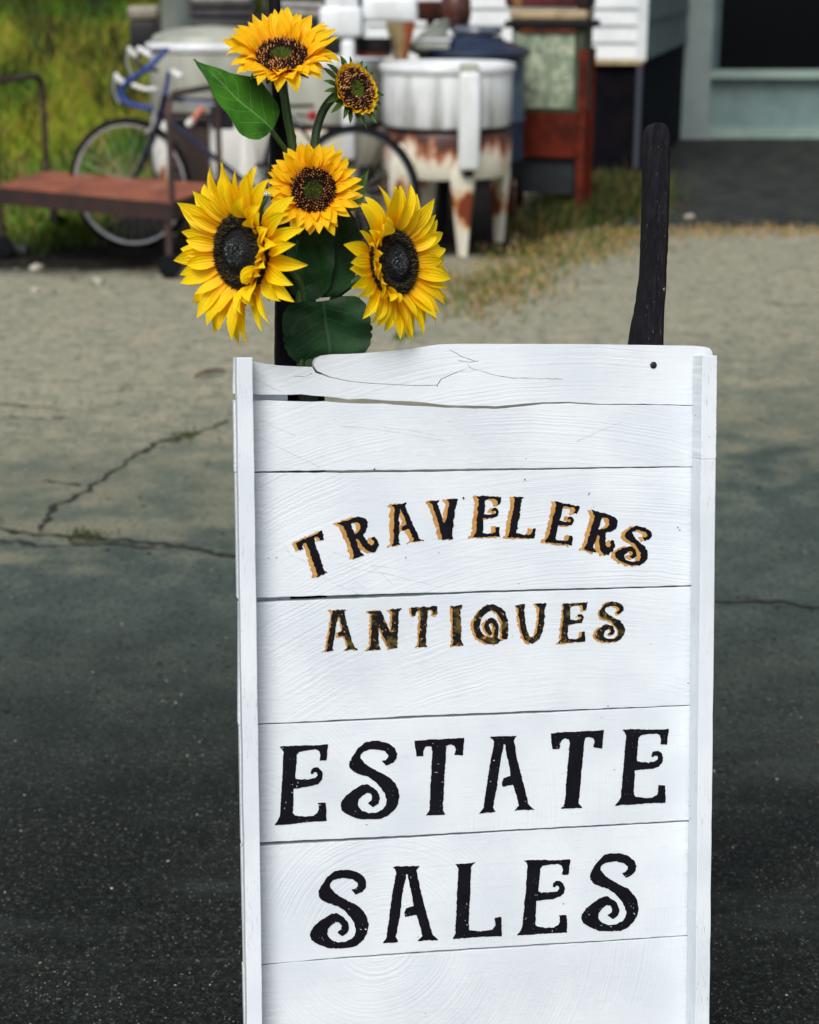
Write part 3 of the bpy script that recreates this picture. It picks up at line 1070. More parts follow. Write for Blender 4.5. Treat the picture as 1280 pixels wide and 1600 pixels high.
# grey ribbed crate and grey tub on the left washer, black box on post
gy = 10.5
a, b = P(300, 4, gy), P(398, 40, gy)
t = thing('slatted_crate', ((a.x + b.x) / 2, gy, b.z), 'dark grey slatted crate on the lid of the left washer', 'crate')
CR = pmat('crate_grey', lin(62, 60, 62), lin(44, 42, 46), scale=9, rough=.7)
for k in range(3):
    m = MB()
    zz = b.z + .022 + k * .052
    m.rbox(((a.x + b.x) / 2, gy - .12, zz), (b.x - a.x, .025, .038), .005)
    m.build('slat', CR, t)
m = MB()
m.box(((a.x + b.x) / 2, gy + .01, b.z + .075), (b.x - a.x - .02, .22, .15))
m.build('crate_body', DARKM, t, smooth=False)
m = MB()
m.rbox(((a.x + b.x) / 2, gy, a.z + .02), (b.x - a.x - .02, .26, .018), .005)
m.build('crate_top', pmat('crate_top_grey', lin(150, 146, 132), lin(120, 118, 108), scale=9, rough=.6), t)
ty = 11.0
a, b = P(252, -30, ty), P(306, 64, ty)
t = thing('galvanized_tub', ((a.x + b.x) / 2, ty, 0), 'tall grey galvanized boiler standing behind the left washer', 'boiler')
m = MB()
rr = (b.x - a.x) / 2 * 1.1
m.lathe(((a.x + b.x) / 2, ty, 0), [(rr * .9, 0), (rr, .03), (rr, a.z), (rr * 1.05, a.z + .01), (rr * .95, a.z + .02), (0, a.z + .02)], 28)
m.build('boiler_shell', pmat('galvanized', lin(112, 122, 116), lin(142, 148, 140), scale=6, rough=.5, stretch=(1, 1, .3)), t)
m = MB()
m.lathe(((a.x + b.x) / 2, ty, 0), [(rr * 1.0, b.z), (rr * 1.04, b.z + .01), (rr * 1.04, b.z + .03), (rr, b.z + .04)], 28)
m.build('hoop_band', pmat('band_grey', lin(90, 96, 92), rough=.5), t)
oy = 11.3
a, b = P(203, 8, oy), P(251, 74, oy)
cxx = (a.x + b.x) / 2
t = thing('lidded_black_box', (cxx, oy, 0), 'black box with a beige lid on a post beside the left washer', 'box')
m = MB()
zmid = P(203, 32, oy).z
m.rbox((cxx, oy, (b.z + zmid) / 2), (b.x - a.x - .01, .2, zmid - b.z), .015)
m.build('box_body', pmat('box_black', lin(14, 15, 20), lin(24, 24, 28), scale=6, rough=.5), t)
m = MB()
m.rbox((cxx, oy, (a.z + zmid) / 2), (b.x - a.x + .01, .23, a.z - zmid - .004), .03)
m.build('box_lid', pmat('beige_lid', lin(150, 142, 124), lin(122, 118, 106), scale=5, rough=.5), t)
m = MB()
m.box((cxx + .04, oy, b.z / 2), (.06, .06, b.z))
m.build('post', pmat('dark_post', lin(30, 30, 28), lin(40, 38, 34), scale=5, rough=.8), t, smooth=False)
# brown cabinet below the left washer's tub
qy = 10.0
a, b = P(268, 186, qy), P(332, 350, qy)
t = thing('brown_chest', ((a.x + b.x) / 2, qy, 0), 'small dark brown chest standing between cart hoop and left washer', 'chest')
m = MB()
m.rbox(((a.x + b.x) / 2, qy + .06, a.z / 2), (b.x - a.x, .2, a.z - .02), .012)
m.build('chest_body', pmat('brown_wood', lin(46, 32, 28), lin(60, 44, 36), scale=9, rough=.7, stretch=(1, 1, .2)), t)
m = MB()
m.rbox(((a.x + b.x) / 2, qy + .05, a.z + .0), (b.x - a.x + .03, .24, .03), .008)
m.build('chest_lid', pmat('brown_wood_dark', lin(36, 26, 24), rough=.6), t)

# ------------------------------------------------------------------ bicycle
TYRE = pmat('black_tyre', lin(12, 14, 17), lin(22, 24, 28), scale=30, rough=.85, spec=.15)
ALU = pmat('aluminium', lin(200, 204, 206), lin(170, 174, 176), scale=20, rough=.3, metal=.6)
FRAME = pmat('navy_frame', lin(9, 14, 44), lin(14, 20, 56), scale=6, rough=.25)
TAPE = pmat('blue_tape', lin(24, 62, 140), lin(18, 48, 116), scale=40, rough=.6)
HOOD = pmat('white_rubber', lin(222, 224, 222), rough=.5)
BY = 9.65


def bike_y(px):
    return 9.65 - (px - 204) * (0.5 / 354)

bike = thing('racing_bicycle', G(300, 386), 'navy racing bicycle with blue drop handlebars parked behind the rusty cart', 'bicycle')


def BP(px, py, dy=0.0):
    return P(px, py, bike_y(px) + dy)


def wheel(px, py, rp, yaw, rim_mat):
    c = BP(px, py)
    rw = rp / F * (bike_y(px) + .05)
    axis = Matrix.Rotation(yaw, 3, 'Z') @ Matrix.Rotation(R(90), 3, 'X')

    def ring(rad, n=56):
        return [c + axis @ Vector((rad * math.cos(a), rad * math.sin(a), 0)) for a in np.linspace(0, 2 * math.pi, n, endpoint=False)]
    m = MB()
    m.tube(ring(rw - .016), .0185, 10, closed=True)
    w = m.build('wheel', TYRE, bike)
    m = MB()
    m.lathe(c, [(rw - .044, -.009), (rw - .028, -.011), (rw - .026, 0), (rw - .028, .011), (rw - .044, .009), (rw - .044, -.009)], 56, axis, cap=False)
    m.build('rim', rim_mat, w)
    m = MB()
    m.tube([c + axis @ Vector((0, 0, -.045)), c + axis @ Vector((0, 0, .045))], .018, 12)
    m.build('hub', ALU, w)
    m = MB()
    for k in range(32):
        a = 2 * math.pi * k / 32
        a2 = a + (.5 if k % 2 else -.5)
        sgn = 1 if (k // 2) % 2 else -1
        m.tube([c + axis @ Vector((.018 * math.cos(a2), .018 * math.sin(a2), .03 * sgn)), c + axis @ Vector(((rw - .042) * math.cos(a), (rw - .042) * math.sin(a), 0))], .0012, 4, cap=False)
    m.build('spokes', ALU, w)['kind'] = 'stuff'
    return c


fwc = wheel(204, 288, 100, R(-14), ALU)
rwc = wheel(557, 303, 104, R(-20), pmat('dull_rim', lin(70, 74, 80), rough=.5))
seat_c, bb = BP(440, 166), BP(402, 300)
ht, hb = BP(258, 148), BP(249, 190)
m = MB()
m.tube([ht + Vector((0, 0, -.02)), seat_c], .0145, 10)
m.tube([hb + Vector((.02, 0, .03)), bb], .0155, 10)
m.tube([seat_c + Vector((0, 0, .02)), bb], .0145, 10)
m.tube([ht, hb], .018, 12)
for s in (-1, 1):
    o = Vector((0, s * .055, 0))
    m.tube([seat_c, rwc + o], .0075, 8)
    m.tube([bb, rwc + o], .0095, 8)
m.build('frame', FRAME, bike)
for s in (-1, 1):
    o = Vector((0, s * .05, 0))
    m = MB()
    m.tube(spline([hb + o * .6, hb.lerp(fwc, .55) + o + Vector((.012, 0, 0)), fwc + o], 6), [.013] * 7 + [.012, .011, .010, .009, .008, .008][:6], 10)
    m.build('fork_blade', FRAME, bike)
# quill stem, drop bars
m = MB()
m.tube([ht, BP(263, 118), BP(264, 112)], .012, 10)
m.build('stem', TAPE, bike)
dv = Vector((-.02, -.20, -.0))
for k, s in enumerate((1, -1)):
    dyy = .2 * -s
    sh = 0 if s == 1 else -20
    pts = [BP(258 + sh * .3, 80, dyy * .2), BP(246 + sh, 92, dyy * .7), BP(232 + sh, 106, dyy), BP(210 + sh, 121, dyy), BP(194 + sh, 132, dyy), BP(189 + sh, 143, dyy), BP(194 + sh, 156, dyy), BP(208 + sh, 164, dyy), BP(238 + sh, 170, dyy)]
    if s == -1:
        pts = [BP(262, 77, .1), BP(250, 78, .2), BP(236, 82, .3), BP(223, 84, .36), BP(214, 90, .38), BP(215, 99, .38), BP(224, 105, .36), BP(236, 108, .34), BP(246, 110, .32)]
    sp = spline(pts, 6)
    m = MB()
    m.tube(sp, .0145 if s == 1 else .011, 10)
    m.build('handlebar_drop', TAPE if s == 1 else FRAME, bike)
    m = MB()
    hp = pts[4]
    m.tube([hp + Vector((.01, 0, .0)), hp + Vector((-.03, 0, .03)), hp + Vector((-.045, 0, .06))], [.013, .015, .011], 10)
    m.build('brake_hood', HOOD, bike)
    m = MB()
    m.tube(spline([hp + Vector((-.045, 0, .05)), hp + Vector((-.055, 0, -.03)), hp + Vector((-.03, 0, -.10))], 4), .007, 8)
    m.build('brake_lever', ALU, bike)
m = MB()
m.tube([BP(258, 80, -.04), BP(241, 97, -.1)], .0155, 10)
m.build('bar_sleeve', HOOD, bike)
m = MB()
m.tube([BP(217, 76, .12), BP(237, 88, .05)], .015, 10)
m.build('bar_sleeve', HOOD, bike)
m = MB()
m.tube([BP(268, 112), BP(284, 120)], .016, 10)
m.build('stem_cap', HOOD, bike)
m = MB()
m.tube([BP(208, 133, .1), BP(228, 140, .02), BP(246, 139)], .012, 8)
m.build('brake_cable_housing', HOOD, bike)
m = MB()
m.tube([BP(243, 172, -.02), BP(238, 200, -.03), BP(228, 208, -.03)], .012, 8)
m.build('brake_caliper', ALU, bike)
m = MB()
m.tube([BP(291, 159), BP(341, 163)], .0155, 10)
m.build('frame_decal', pmat('silver_decal', lin(150, 160, 176), rough=.3), bike)
# cranks, chainring, pedals
axis = Matrix.Rotation(R(90), 3, 'X')
m = MB()
m.lathe(bb + Vector((0, -.05, 0)), [(.08, -.002), (.095, -.002), (.095, .002), (.08, .002), (.08, -.002)], 36, axis, cap=False)
for k in range(5):
    a = 2 * math.pi * k / 5
    m.tube([bb + Vector((0, -.05, 0)), bb + Vector((.082 * math.cos(a), -.05, .082 * math.sin(a)))], .007, 6)
m.build('chainring', ALU, bike)
for s in (1, -1):
    m = MB()
    e = bb + Vector((.05 * s, -.07 * s, .155 * s))
    m.tube([bb + Vector((0, -.07 * s, 0)), e], [.012, .009], 8)
    cr = m.build('crank', ALU, bike)
    m = MB()
    m.rbox(e + Vector((0, -.05 * s, 0)), (.09, .06, .02), .004)
    m.build('pedal', DARKM, cr)
# saddle on its post, bag below it, red reflector
m = MB()
m.tube([seat_c, BP(446, 118)], .0125, 10)
m.build('seat_post', ALU, bike)
m = MB()
sp0 = BP(446, 112)
m.lathe(sp0 + Vector((.03, 0, 0)), [(.0, -.03), (.06, -.025), (.075, 0), (.06, .025), (0, .035)], 20, None, 1.2, .9)
m.tube([sp0 + Vector((-.15, 0, .005)), sp0 + Vector((.02, 0, .005))], [.018, .045], 10)
m.build('saddle', DARKM, bike)
m = MB()
m.lathe(BP(489, 181, -.1), [(0, -.01), (.026, -.008), (.026, .008), (0, .012)], 18, axis)
m.build('reflector', pmat('red_reflector', lin(170, 20, 36), lin(120, 12, 26), scale=60, rough=.15), bike)
m = MB()
m.tube([BP(489, 181, -.08), BP(462, 180, -.03)], .006, 6)
m.build('reflector_arm', DARKM, bike)
m = MB()
m.tube([BP(490, 165, 0), BP(440, 166, 0)], .009, 8)
m.build('carrier_rail', DARKM, bike)
m = MB()
a, b = BP(331, 164, -.07), BP(366, 202, -.07)
t = thing('saddle_pouch', ((a.x + b.x) / 2, bike_y(348) - .07, b.z), 'small black pouch hanging from the bicycle top tube', 'pouch')
m.rbox(((a.x + b.x) / 2, bike_y(348) - .07, (a.z + b.z) / 2), (b.x - a.x, .08, a.z - b.z), .012)
m.build('pouch_body', pmat('black_nylon', lin(14, 18, 30), lin(22, 26, 40), scale=30, rough=.8), t)
m = MB()
m.rbox(((a.x + b.x) / 2, bike_y(348) - .075, a.z - .02), (b.x - a.x + .006, .085, .035), .008)
m.build('pouch_flap', pmat('black_nylon_flap', lin(20, 24, 36), rough=.8), t)
t = thing('pink_tag', BP(312, 180, -.06), 'rolled pink tag with a white end tied to the bicycle frame', 'tag')
m = MB()
m.tube([BP(303, 186, -.06), BP(318, 168, -.06)], .017, 10)
m.build('tag_roll', pmat('pink_card', lin(206, 126, 104), rough=.7), t)
m = MB()
m.tube([BP(294, 195, -.06), BP(302, 187, -.06)], .02, 10)
m.build('tag_end', HOOD, t)

# ------------------------------------------------------------------ rusty platform cart
ZP = 0.38
cart_c = [G(-14, 291, ZP), G(268, 317, ZP), G(345, 288, ZP), G(76, 267, ZP)]      # near-left, near-right, far-right, far-left
cc = sum(cart_c, Vector()) / 4
RUSTTOP = pmat('rusty_plate', lin(142, 80, 54), lin(112, 60, 42), scale=5, rough=.85, bump=.4, bscale=60, layers=((lin(170, 90, 44), 3.5, .60, .72), (lin(142, 104, 88), 6, .58, .72)), stretch=(1, .5, 1))
RUSTDARK = pmat('dark_rust', lin(52, 30, 26), lin(36, 24, 24), scale=9, rough=.85, layers=((lin(96, 50, 32), 7, .62, .74),))
PIPE = pmat('rusty_pipe', lin(52, 38, 34), lin(76, 54, 46), scale=12, rough=.7)
cart = thing('platform_cart', (cc.x, cc.y, 0), 'low rusty platform cart with a pipe hoop at each end', 'cart')
nl, nr, fr_, fl = cart_c
m = MB()
pl = [nl, nr, fr_, fl]
m.add([p for p in pl] + [p - Vector((0, 0, .012)) for p in pl], [(0, 1, 2, 3), (7, 6, 5, 4), (0, 4, 5, 1), (1, 5, 6, 2), (2, 6, 7, 3), (3, 7, 4, 0)])
m.build('deck_plate', RUSTTOP, cart, smooth=False)
for a, b in ((nl, nr), (nr, fr_), (fr_, fl), (fl, nl)):
    m = MB()
    d = (b - a).normalized()
    nn = Vector((d.y, -d.x, 0))
    q0, q1 = a + nn * .008, b + nn * .008
    e = Vector((0, 0, -.088))
    e0 = Vector((0, 0, -.003))
    m.add([q0 + e0, q1 + e0, q1 + e, q0 + e, a - nn * .03 + e0 * 5, b - nn * .03 + e0 * 5, b - nn * .03 + e, a - nn * .03 + e], [(0, 3, 2, 1), (4, 5, 6, 7), (0, 1, 5, 4), (3, 7, 6, 2), (0, 4, 7, 3), (1, 2, 6, 5)])
    m.build('side_rail', RUSTDARK, cart, smooth=False)


def hoop(base0, base1, top, legs_to_ground):
    m = MB()
    u = (base1 - base0).normalized()
    up = Vector((0, 0, 1))
    rr = .10
    pts = [base0 - up * .05]
    pts += [base0 + up * (top - rr)]
    for k in range(1, 6):
        a = math.pi / 2 * k / 6
        pts.append(base0 + up * (top - rr + rr * math.sin(a)) + u * (rr - rr * math.cos(a)))
    pts.append(base0 + up * top + u * rr)
    pts.append(base1 + up * top - u * rr)
    for k in range(1, 6):
        a = math.pi / 2 * k / 6
        pts.append(base1 + up * (top - rr + rr * math.cos(a)) - u * (rr - rr * math.sin(a)))
    pts += [base1 + up * (top - rr), base1 - up * .05]
    m.tube(pts, .016, 10)
    return m.build('hoop_handle', PIPE, cart)


ztop = P(300, 141, (nr.y + fr_.y) / 2).z - ZP
hoop(nr + Vector((-.0, 0.03, 0)), fr_ + Vector((-.0, -.03, 0)), ztop, True)
hoop(nl + Vector((.03, .03, 0)), fl + Vector((.0, -.03, 0)), ztop + .02, False)
for p, k in ((nl, 1), (nr, 0), (fr_, 1), (fl, 1)):
    d = (cc - p)
    d.z = 0
    q = p + d * .06
    m = MB()
    m.tube([(q.x, q.y, ZP - .03), (q.x, q.y, .06)], .018, 10)
    lg = m.build('leg', PIPE, cart)
    m = MB()
    m.lathe((q.x, q.y, .062), [(.02, -.02), (.058, -.018), (.06, 0), (.058, .018), (.02, .02)], 18, Matrix.Rotation(R(90), 3, 'X'))
    m.build('caster', TYRE, lg)
q = G(82, 372)
m = MB()
m.tube([(q.x, q.y, ZP - .03), (q.x + .01, q.y, .08)], .016, 10)
lg = m.build('leg', PIPE, cart)
m = MB()
m.lathe((q.x + .03, q.y, .07), [(.02, -.022), (.066, -.02), (.068, 0), (.066, .02), (.02, .022)], 18, Matrix.Rotation(R(80), 3, 'X'))
m.build('caster', TYRE, lg)

# rubble by the cart
STONE = pmat('pale_stone', lin(176, 172, 156), lin(140, 136, 120), scale=14, rough=.8, bump=.5, bscale=60)
STONE_D = pmat('dull_stone', lin(96, 96, 90), lin(120, 116, 104), scale=14, rough=.8, bump=.5, bscale=60)


def stone(px, py, s, label, mat, seed):
    rng = random.Random(seed)
    c = G(px, py)
    bm = bmesh.new()
    bmesh.ops.create_icosphere(bm, subdivisions=2, radius=1)
    for v in bm.verts:
        k = 1 + .45 * mnoise.noise(v.co * 1.2 + Vector((seed, 0, 0)))
        v.co = Vector((v.co.x * s * k * 1.3, v.co.y * s * k, max(-.35, v.co.z * k) * s * .75))
    me = bpy.data.meshes.new('stone')
    bm.to_mesh(me)
    bm.free()
    me.materials.append(mat)
    me.shade_smooth()
    me.set_sharp_from_angle(angle=R(40))
    o = link_mesh('stone', me)
    o.location = (c.x, c.y, s * .25)
    o.rotation_euler.z = rng.uniform(0, 6)
    tag(o, label, 'stone', 'rubble stones in front of the cart')


stone(57, 421, .030, 'brightest white stone, at the left of the rubble before the cart', STONE, 1)
stone(108, 437, .024, 'pale grey flat stone in the middle of the rubble', STONE_D, 2)
stone(153, 443, .032, 'pale stone at the right end of the rubble', STONE, 3)
stone(56, 456, .022, 'pale stone nearest the camera in the rubble', STONE, 4)
stone(27, 424, .018, 'small grey stone left of the bright white stone', STONE_D, 5)
stone(84, 459, .016, 'small dull stone right of the nearest rubble stone', STONE_D, 6)
stone(236, 436, .018, 'small lone grey stone below the cart end', STONE_D, 7)
stone(1078, 341, .028, 'lone pale stone on the dark asphalt before the shopfront', STONE, 9)
# dark scraps left of the cart
c = G(22, 398)
t = tag(MB().rbox((c.x, c.y, .03), (.16, .09, .05), .012).build('metal_scrap', pmat('scrap', lin(54, 56, 58), lin(40, 42, 44), scale=20, rough=.6)), 'dark flat metal scrap on the soil left of the cart caster', 'scrap')
# dry leaf on the asphalt
c = G(326, 589)
m = MB()
for i in range(7):
    s = i / 6
    w = .016 * math.sin(math.pi * min(.97, s * .95 + .03))
    for k in (-1, 0, 1):
        m.v.append((c.x - .05 + .11 * s, c.y - .04 + .09 * s + k * w, .006 + .010 * abs(k) + .012 * math.sin(s * 3)))
for i in range(6):
    for k in range(2):
        a = i * 3 + k
        m.f.append((a, a + 3, a + 4, a + 1))
tag(m.build('dry_leaf', pmat('dry_leaf', lin(120, 70, 60), lin(40, 34, 32), scale=25, rough=.8)), 'curled reddish dry leaf on the pale asphalt beside the sign', 'leaf')

# ------------------------------------------------------------------ sign
sign = thing('sandwich_sign', (0, 0, 0), 'white painted wooden plank sign with black and gold hand lettering below the sunflowers', 'sign')
sign.matrix_world = Matrix(((SM[0, 0], SM[0, 1], SM[0, 2], ST[0]), (SM[1, 0], SM[1, 1], SM[1, 2], ST[1]), (SM[2, 0], SM[2, 1], SM[2, 2], ST[2]), (0, 0, 0, 1)))


def white_wood(name, vertical=False):
    t = NT(name)
    oi = t.n.new('ShaderNodeObjectInfo')
    rnd = oi.outputs['Random']
    cb = t.n.new('ShaderNodeCombineXYZ')
    t.put(cb.inputs[0], t.math('MULTIPLY', rnd, 37.0))
    t.put(cb.inputs[2], t.math('MULTIPLY', rnd, 11.0))
    va = t.n.new('ShaderNodeVectorMath')
    va.operation = 'ADD'
    t.l.new(t.tc.outputs['Object'], va.inputs[0])
    t.l.new(cb.outputs[0], va.inputs[1])
    vec = va.outputs[0]
    st = t.n.new('ShaderNodeMapping')
    t.l.new(vec, st.inputs['Vector'])
    st.inputs['Scale'].default_value = (40, 40, 3) if vertical else (3.5, 40, 40)
    grain = t.noise(6, 6, .65, st.outputs[0], .3)
    grain2 = t.noise(22, 4, .7, st.outputs[0], .2)
    x, y, z = t.xyz()
    soft = t.noise(9, 4, .5, vec)
    # arcs left by the circular saw
    cx = t.math('MULTIPLY_ADD', rnd, .5, -.28)
    cz = t.math('MULTIPLY_ADD', rnd, -.5, -.55)
    dx = t.math('SUBTRACT', x, cx)
    dz = t.math('SUBTRACT', z, cz)
    rad = t.math('SQRT', t.math('ADD', t.math('MULTIPLY', dx, dx), t.math('MULTIPLY', dz, dz)))
    rad = t.math('ADD', rad, t.math('MULTIPLY', t.noise(14, 3, .5, vec), .010))
    n1 = t.n.new('ShaderNodeTexNoise')
    n1.noise_dimensions = '1D'
    n1.inputs['Scale'].default_value = 260
    n1.inputs['Detail'].default_value = 3
    t.put(n1.inputs['W'], rad)
    saw = t.math('MULTIPLY', t.math('SUBTRACT', n1.outputs[0], .5), t.step(t.noise(7, 3, .5, vec), .38, .62))
    base = t.mix(t.step(soft, .35, .7), lin(222, 229, 234), lin(210, 218, 225))
    base = t.mix(t.math('MULTIPLY', t.step(grain, .52, .72), .28), base, lin(196, 200, 206))
    wear = t.math('MULTIPLY', t.step(grain2, .67 if not vertical else .60, .72 if not vertical else .66), t.step(t.noise(11, 3, .5, vec), .46, .58))
    base = t.mix(t.math('MULTIPLY', wear, .6 if not vertical else .55), base, lin(120, 116, 112))
    speck = t.step(t.noise(120, 2, .6, vec), .735, .77)
    base = t.mix(t.math('MULTIPLY', speck, .7), base, lin(70, 62, 56))
    if not vertical:
        side = t.math('MAXIMUM', t.step(t.math('ADD', x, t.math('MULTIPLY', t.math('SUBTRACT', soft, .5), .05)), -.244, -.272), t.math('MULTIPLY', t.step(x, .262, .271), .7))
        base = t.mix(t.math('MULTIPLY', t.math('MULTIPLY', side, t.step(grain, .36, .62)), .24), base, lin(150, 148, 144))
        smudge = t.math('MULTIPLY', t.step(t.noise(3.2, 4, .6, vec), .50, .70), t.step(t.noise(26, 4, .65, st.outputs[0]), .42, .6))
        base = t.mix(t.math('MULTIPLY', smudge, .22), base, lin(170, 172, 174))
    h = t.math('ADD', t.math('MULTIPLY', grain, .55), t.math('MULTIPLY', t.noise(260, 3, .6, vec), .18))
    if not vertical:
        h = t.math('ADD', h, t.math('MULTIPLY', saw, 1.1))
    return t.done(base, .48, 0, t.bump(h, .42, .0014), .3)


WW = white_wood('white_painted_plank')
WS = white_wood('white_painted_stile', True)
BARE = pmat('bare_wood', lin(150, 128, 96), lin(120, 98, 70), scale=30, rough=.9)


def sp(pts):
    u, v = S(np.array([p[0] for p in pts]), np.array([p[1] for p in pts]))
    return list(zip(u.tolist(), v.tolist()))


def densify(pts, step=.012, jit=.0003, seed=0):
    rng = random.Random(seed)
    out = []
    for (a, b), (c, d) in zip(pts, pts[1:]):
        n = max(1, int(math.hypot(c - a, d - b) / step))
        for k in range(n):
            s = k / n
            out.append((a + (c - a) * s + rng.uniform(-jit, jit) * .3, b + (d - b) * s + rng.uniform(-jit, jit)))
    out.append(pts[-1])
    return out


# gaps between planks: (x, y of the middle, thickness) in the photograph's pixels
GAPS = [
    [(391, 621.0, 9.5), (433, 621.5, 9), (470, 622, 12), (509, 623.5, 7.5), (545, 627, 6), (568, 627, 8), (602, 628.5, 5.5), (650, 631, 7), (701, 635.2, 3.8), (742, 636.1, 4.0), (775, 637, 4.2), (850, 629.8, 3), (890, 629.2, 2), (937, 632, 1.5), (1003, 632, 1.2), (1083, 633.6, .8)],
    [(391, 738, 1.8), (440, 737.5, 3.2), (520, 737, 3.6), (640, 736.2, 3.6), (760, 734, 3), (860, 732.5, 2.4), (960, 731, 2.2), (1083, 729.5, 1.0)],
    [(398, 938, 7), (470, 935.5, 7), (530, 933.4, 6.5), (640, 929.6, 5), (700, 927.4, 3.4), (760, 925, 3), (860, 922, 3.2), (960, 919.6, 2.6), (1079, 915.8, 2.2)],
    [(402, 1132, 2), (450, 1130, 1.4), (520, 1127, 3), (640, 1121, 4), (760, 1116, 4), (860, 1112, 3.4), (960, 1107.5, 2.2), (1075, 1102.5, 1.2)],
    [(405, 1319.5, 6.5), (450, 1317, 6), (520, 1313.5, 5), (640, 1307.5, 4), (760, 1300, 3), (860, 1294.6, 3), (960, 1289.4, 3), (1073, 1283, 2.4)],
    [(407, 1508, .9), (450, 1504, .9), (530, 1497.5, 2.0), (640, 1490, 3), (760, 1482, 2.6), (860, 1476, 2.4), (960, 1470, 2), (1072, 1462.5, 1.4)],
]


def gap_edge(g, side, seed):
    pts = sp([(x, y + side * t / 2) for x, y, t in g])
    pts = densify(pts, .01, .00035, seed)
    (u0, v0), (u1, v1) = pts[0], pts[-1]
    rng = random.Random(seed + 50)
    ul, ur = -.2915 + rng.uniform(0, .0035), .2905 - rng.uniform(0, .0015)
    sl_ = (v1 - v0) / (u1 - u0)
    return [(ul, v0 + sl_ * (ul - u0))] + pts + [(ur, v1 + sl_ * (ur - u1))]


def plank(poly, seed, thick=.019, z=0.0):
    m = MB()
    rng = random.Random(seed)
    m.prism(poly, z, z + thick)
    o = m.build('plank', WW, sign, smooth=False, local=True)
    bv = o.modifiers.new('worn_edges', 'BEVEL')
    bv.width = .0006
    bv.segments = 2
    bv.limit_method = 'ANGLE'
    bv.angle_limit = R(50)
    return o


planks = []
# top plank, split and broken away at its left end
top = sp([(390.5, 561), (394, 563.5), (410, 567.5), (440, 571.5), (470, 573), (488, 573.5), (493, 582), (515, 590), (545, 596.2), (580, 599.6), (610, 601), (650, 603.2), (684, 602.4), (691, 592), (715, 582), (734, 574.2),
          (714, 581.5), (690, 591.4), (683, 601.6), (650, 602.5), (610, 600.3), (580, 598.8), (546, 595.4), (516, 588.9), (496, 579.8), (491, 573), (490.5, 566), (494, 560), (503, 556), (520, 553.8), (545, 553.2), (568, 552), (590, 550.4), (640, 545.5), (672, 540.5), (690, 538.2), (720, 537.3), (900, 537.6), (1083, 540.2), (1100, 541.6), (1109, 544), (1113, 549), (1114, 556)])
low = gap_edge(GAPS[0], -1, 1)
low_u = low[-1][0]
p0 = [(-.289, top[0][1] + .002)] + top + [(.2875, top[-1][1] - .004), (.2880, low[-1][1])] + low[::-1][1:]
p0 = [(u, v) for u, v in p0]
planks.append(plank(p0[::-1], 1))
for i in range(len(GAPS)):
    a = gap_edge(GAPS[i], 1, 10 + i)
    if i + 1 < len(GAPS):
        b = gap_edge(GAPS[i + 1], -1, 30 + i)
    else:
        b = [(-.289, -.885), (.289, -.885)]
    planks.append(plank((a + b[::-1])[::-1], 2 + i, z=(-.0004, .0006, 0, -.0005, .0004, 0)[i]))
planks.append(plank([(-.289, -1.022), (.289, -1.022), (.289, -.888), (-.289, -.888)], 20))
PZ = [0, -.0004, .0006, 0, -.0005, .0004, 0, 0]


# stiles
def stile(u0, u1, v0, v1, y0, y1, seed):
    rng = random.Random(seed)
    L = []
    n = 40
    left = [(u0 + rng.uniform(-.0003, .0003), v0 + (v1 - v0) * k / n) for k in range(n + 1)]
    right = [(u1 + rng.uniform(-.0003, .0003), v1 + (v0 - v1) * k / n) for k in range(n + 1)]
    m = MB()
    m.prism(left + right, y0, y1)
    o = m.build('stile', WS, sign, smooth=False, local=True)
    bv = o.modifiers.new('worn_edges', 'BEVEL')
    bv.width = .0009
    bv.segments = 2
    bv.limit_method = 'ANGLE'
    bv.angle_limit = R(50)
    return o


stile(-.2885, -.2700, -1.028, .0035, -.0335, -.0008, 1)
stile(.2700, .2888, -.1234, .0015, -.0344, -.0008, 2)
stile(.2700, .2886, -1.028, -.1236, -.0345, -.0008, 3)
# rear battens hold the planks together
for u in (-.25, .25):
    m = MB()
    m.box((u, .0305, -.5), (.05, .022, .98))
    m.build('rear_batten', WS, sign, smooth=False, local=True)

# screw head, hairline cracks, scratches and flecks in the paint
SCREW = pmat('black_screw', lin(16, 16, 18), rough=.5)
u, v = S(np.array(1021.), np.array(570.5))
m = MB()
m.lathe((float(u), -.0002, float(v)), [(.0042, 0), (.0042, .0006), (.003, .0012), (0, .0012)], 20, Matrix.Rotation(R(90), 3, 'X'))
m.build('screw', SCREW, planks[0], local=True)
HAIR = pmat('crack_line', lin(112, 112, 114), lin(150, 150, 152), scale=60, rough=.9)
SCR = pmat('pencil_scratch', lin(176, 182, 186), lin(206, 210, 214), scale=60, rough=.9)


def hairs(name, lines, pl, width, mat, seed):
    rng = random.Random(seed)
    m = MB()
    for ln in lines:
        pts = densify(sp(ln), .004, .0004, rng.randint(0, 999))
        b = len(m.v)
        for i, (a, c) in enumerate(pts):
            w = width * (.3 + rng.random() * .9)
            n = len(pts) - 1
            j, k = max(0, i - 1), min(n, i + 1)
            dx, dz = pts[k][0] - pts[j][0], pts[k][1] - pts[j][1]
            q = math.hypot(dx, dz) or 1
            nx, nz = -dz / q * w / 2, dx / q * w / 2
            m.v += [(a + nx, PZ[pl] - .00015, c + nz), (a - nx, PZ[pl] - .00015, c - nz)]
        for i in range(len(pts) - 1):
            m.f.append((b + 2 * i, b + 2 * i + 1, b + 2 * i + 3, b + 2 * i + 2))
    m.build(name, mat, planks[pl], smooth=False, local=True)['kind'] = 'stuff'


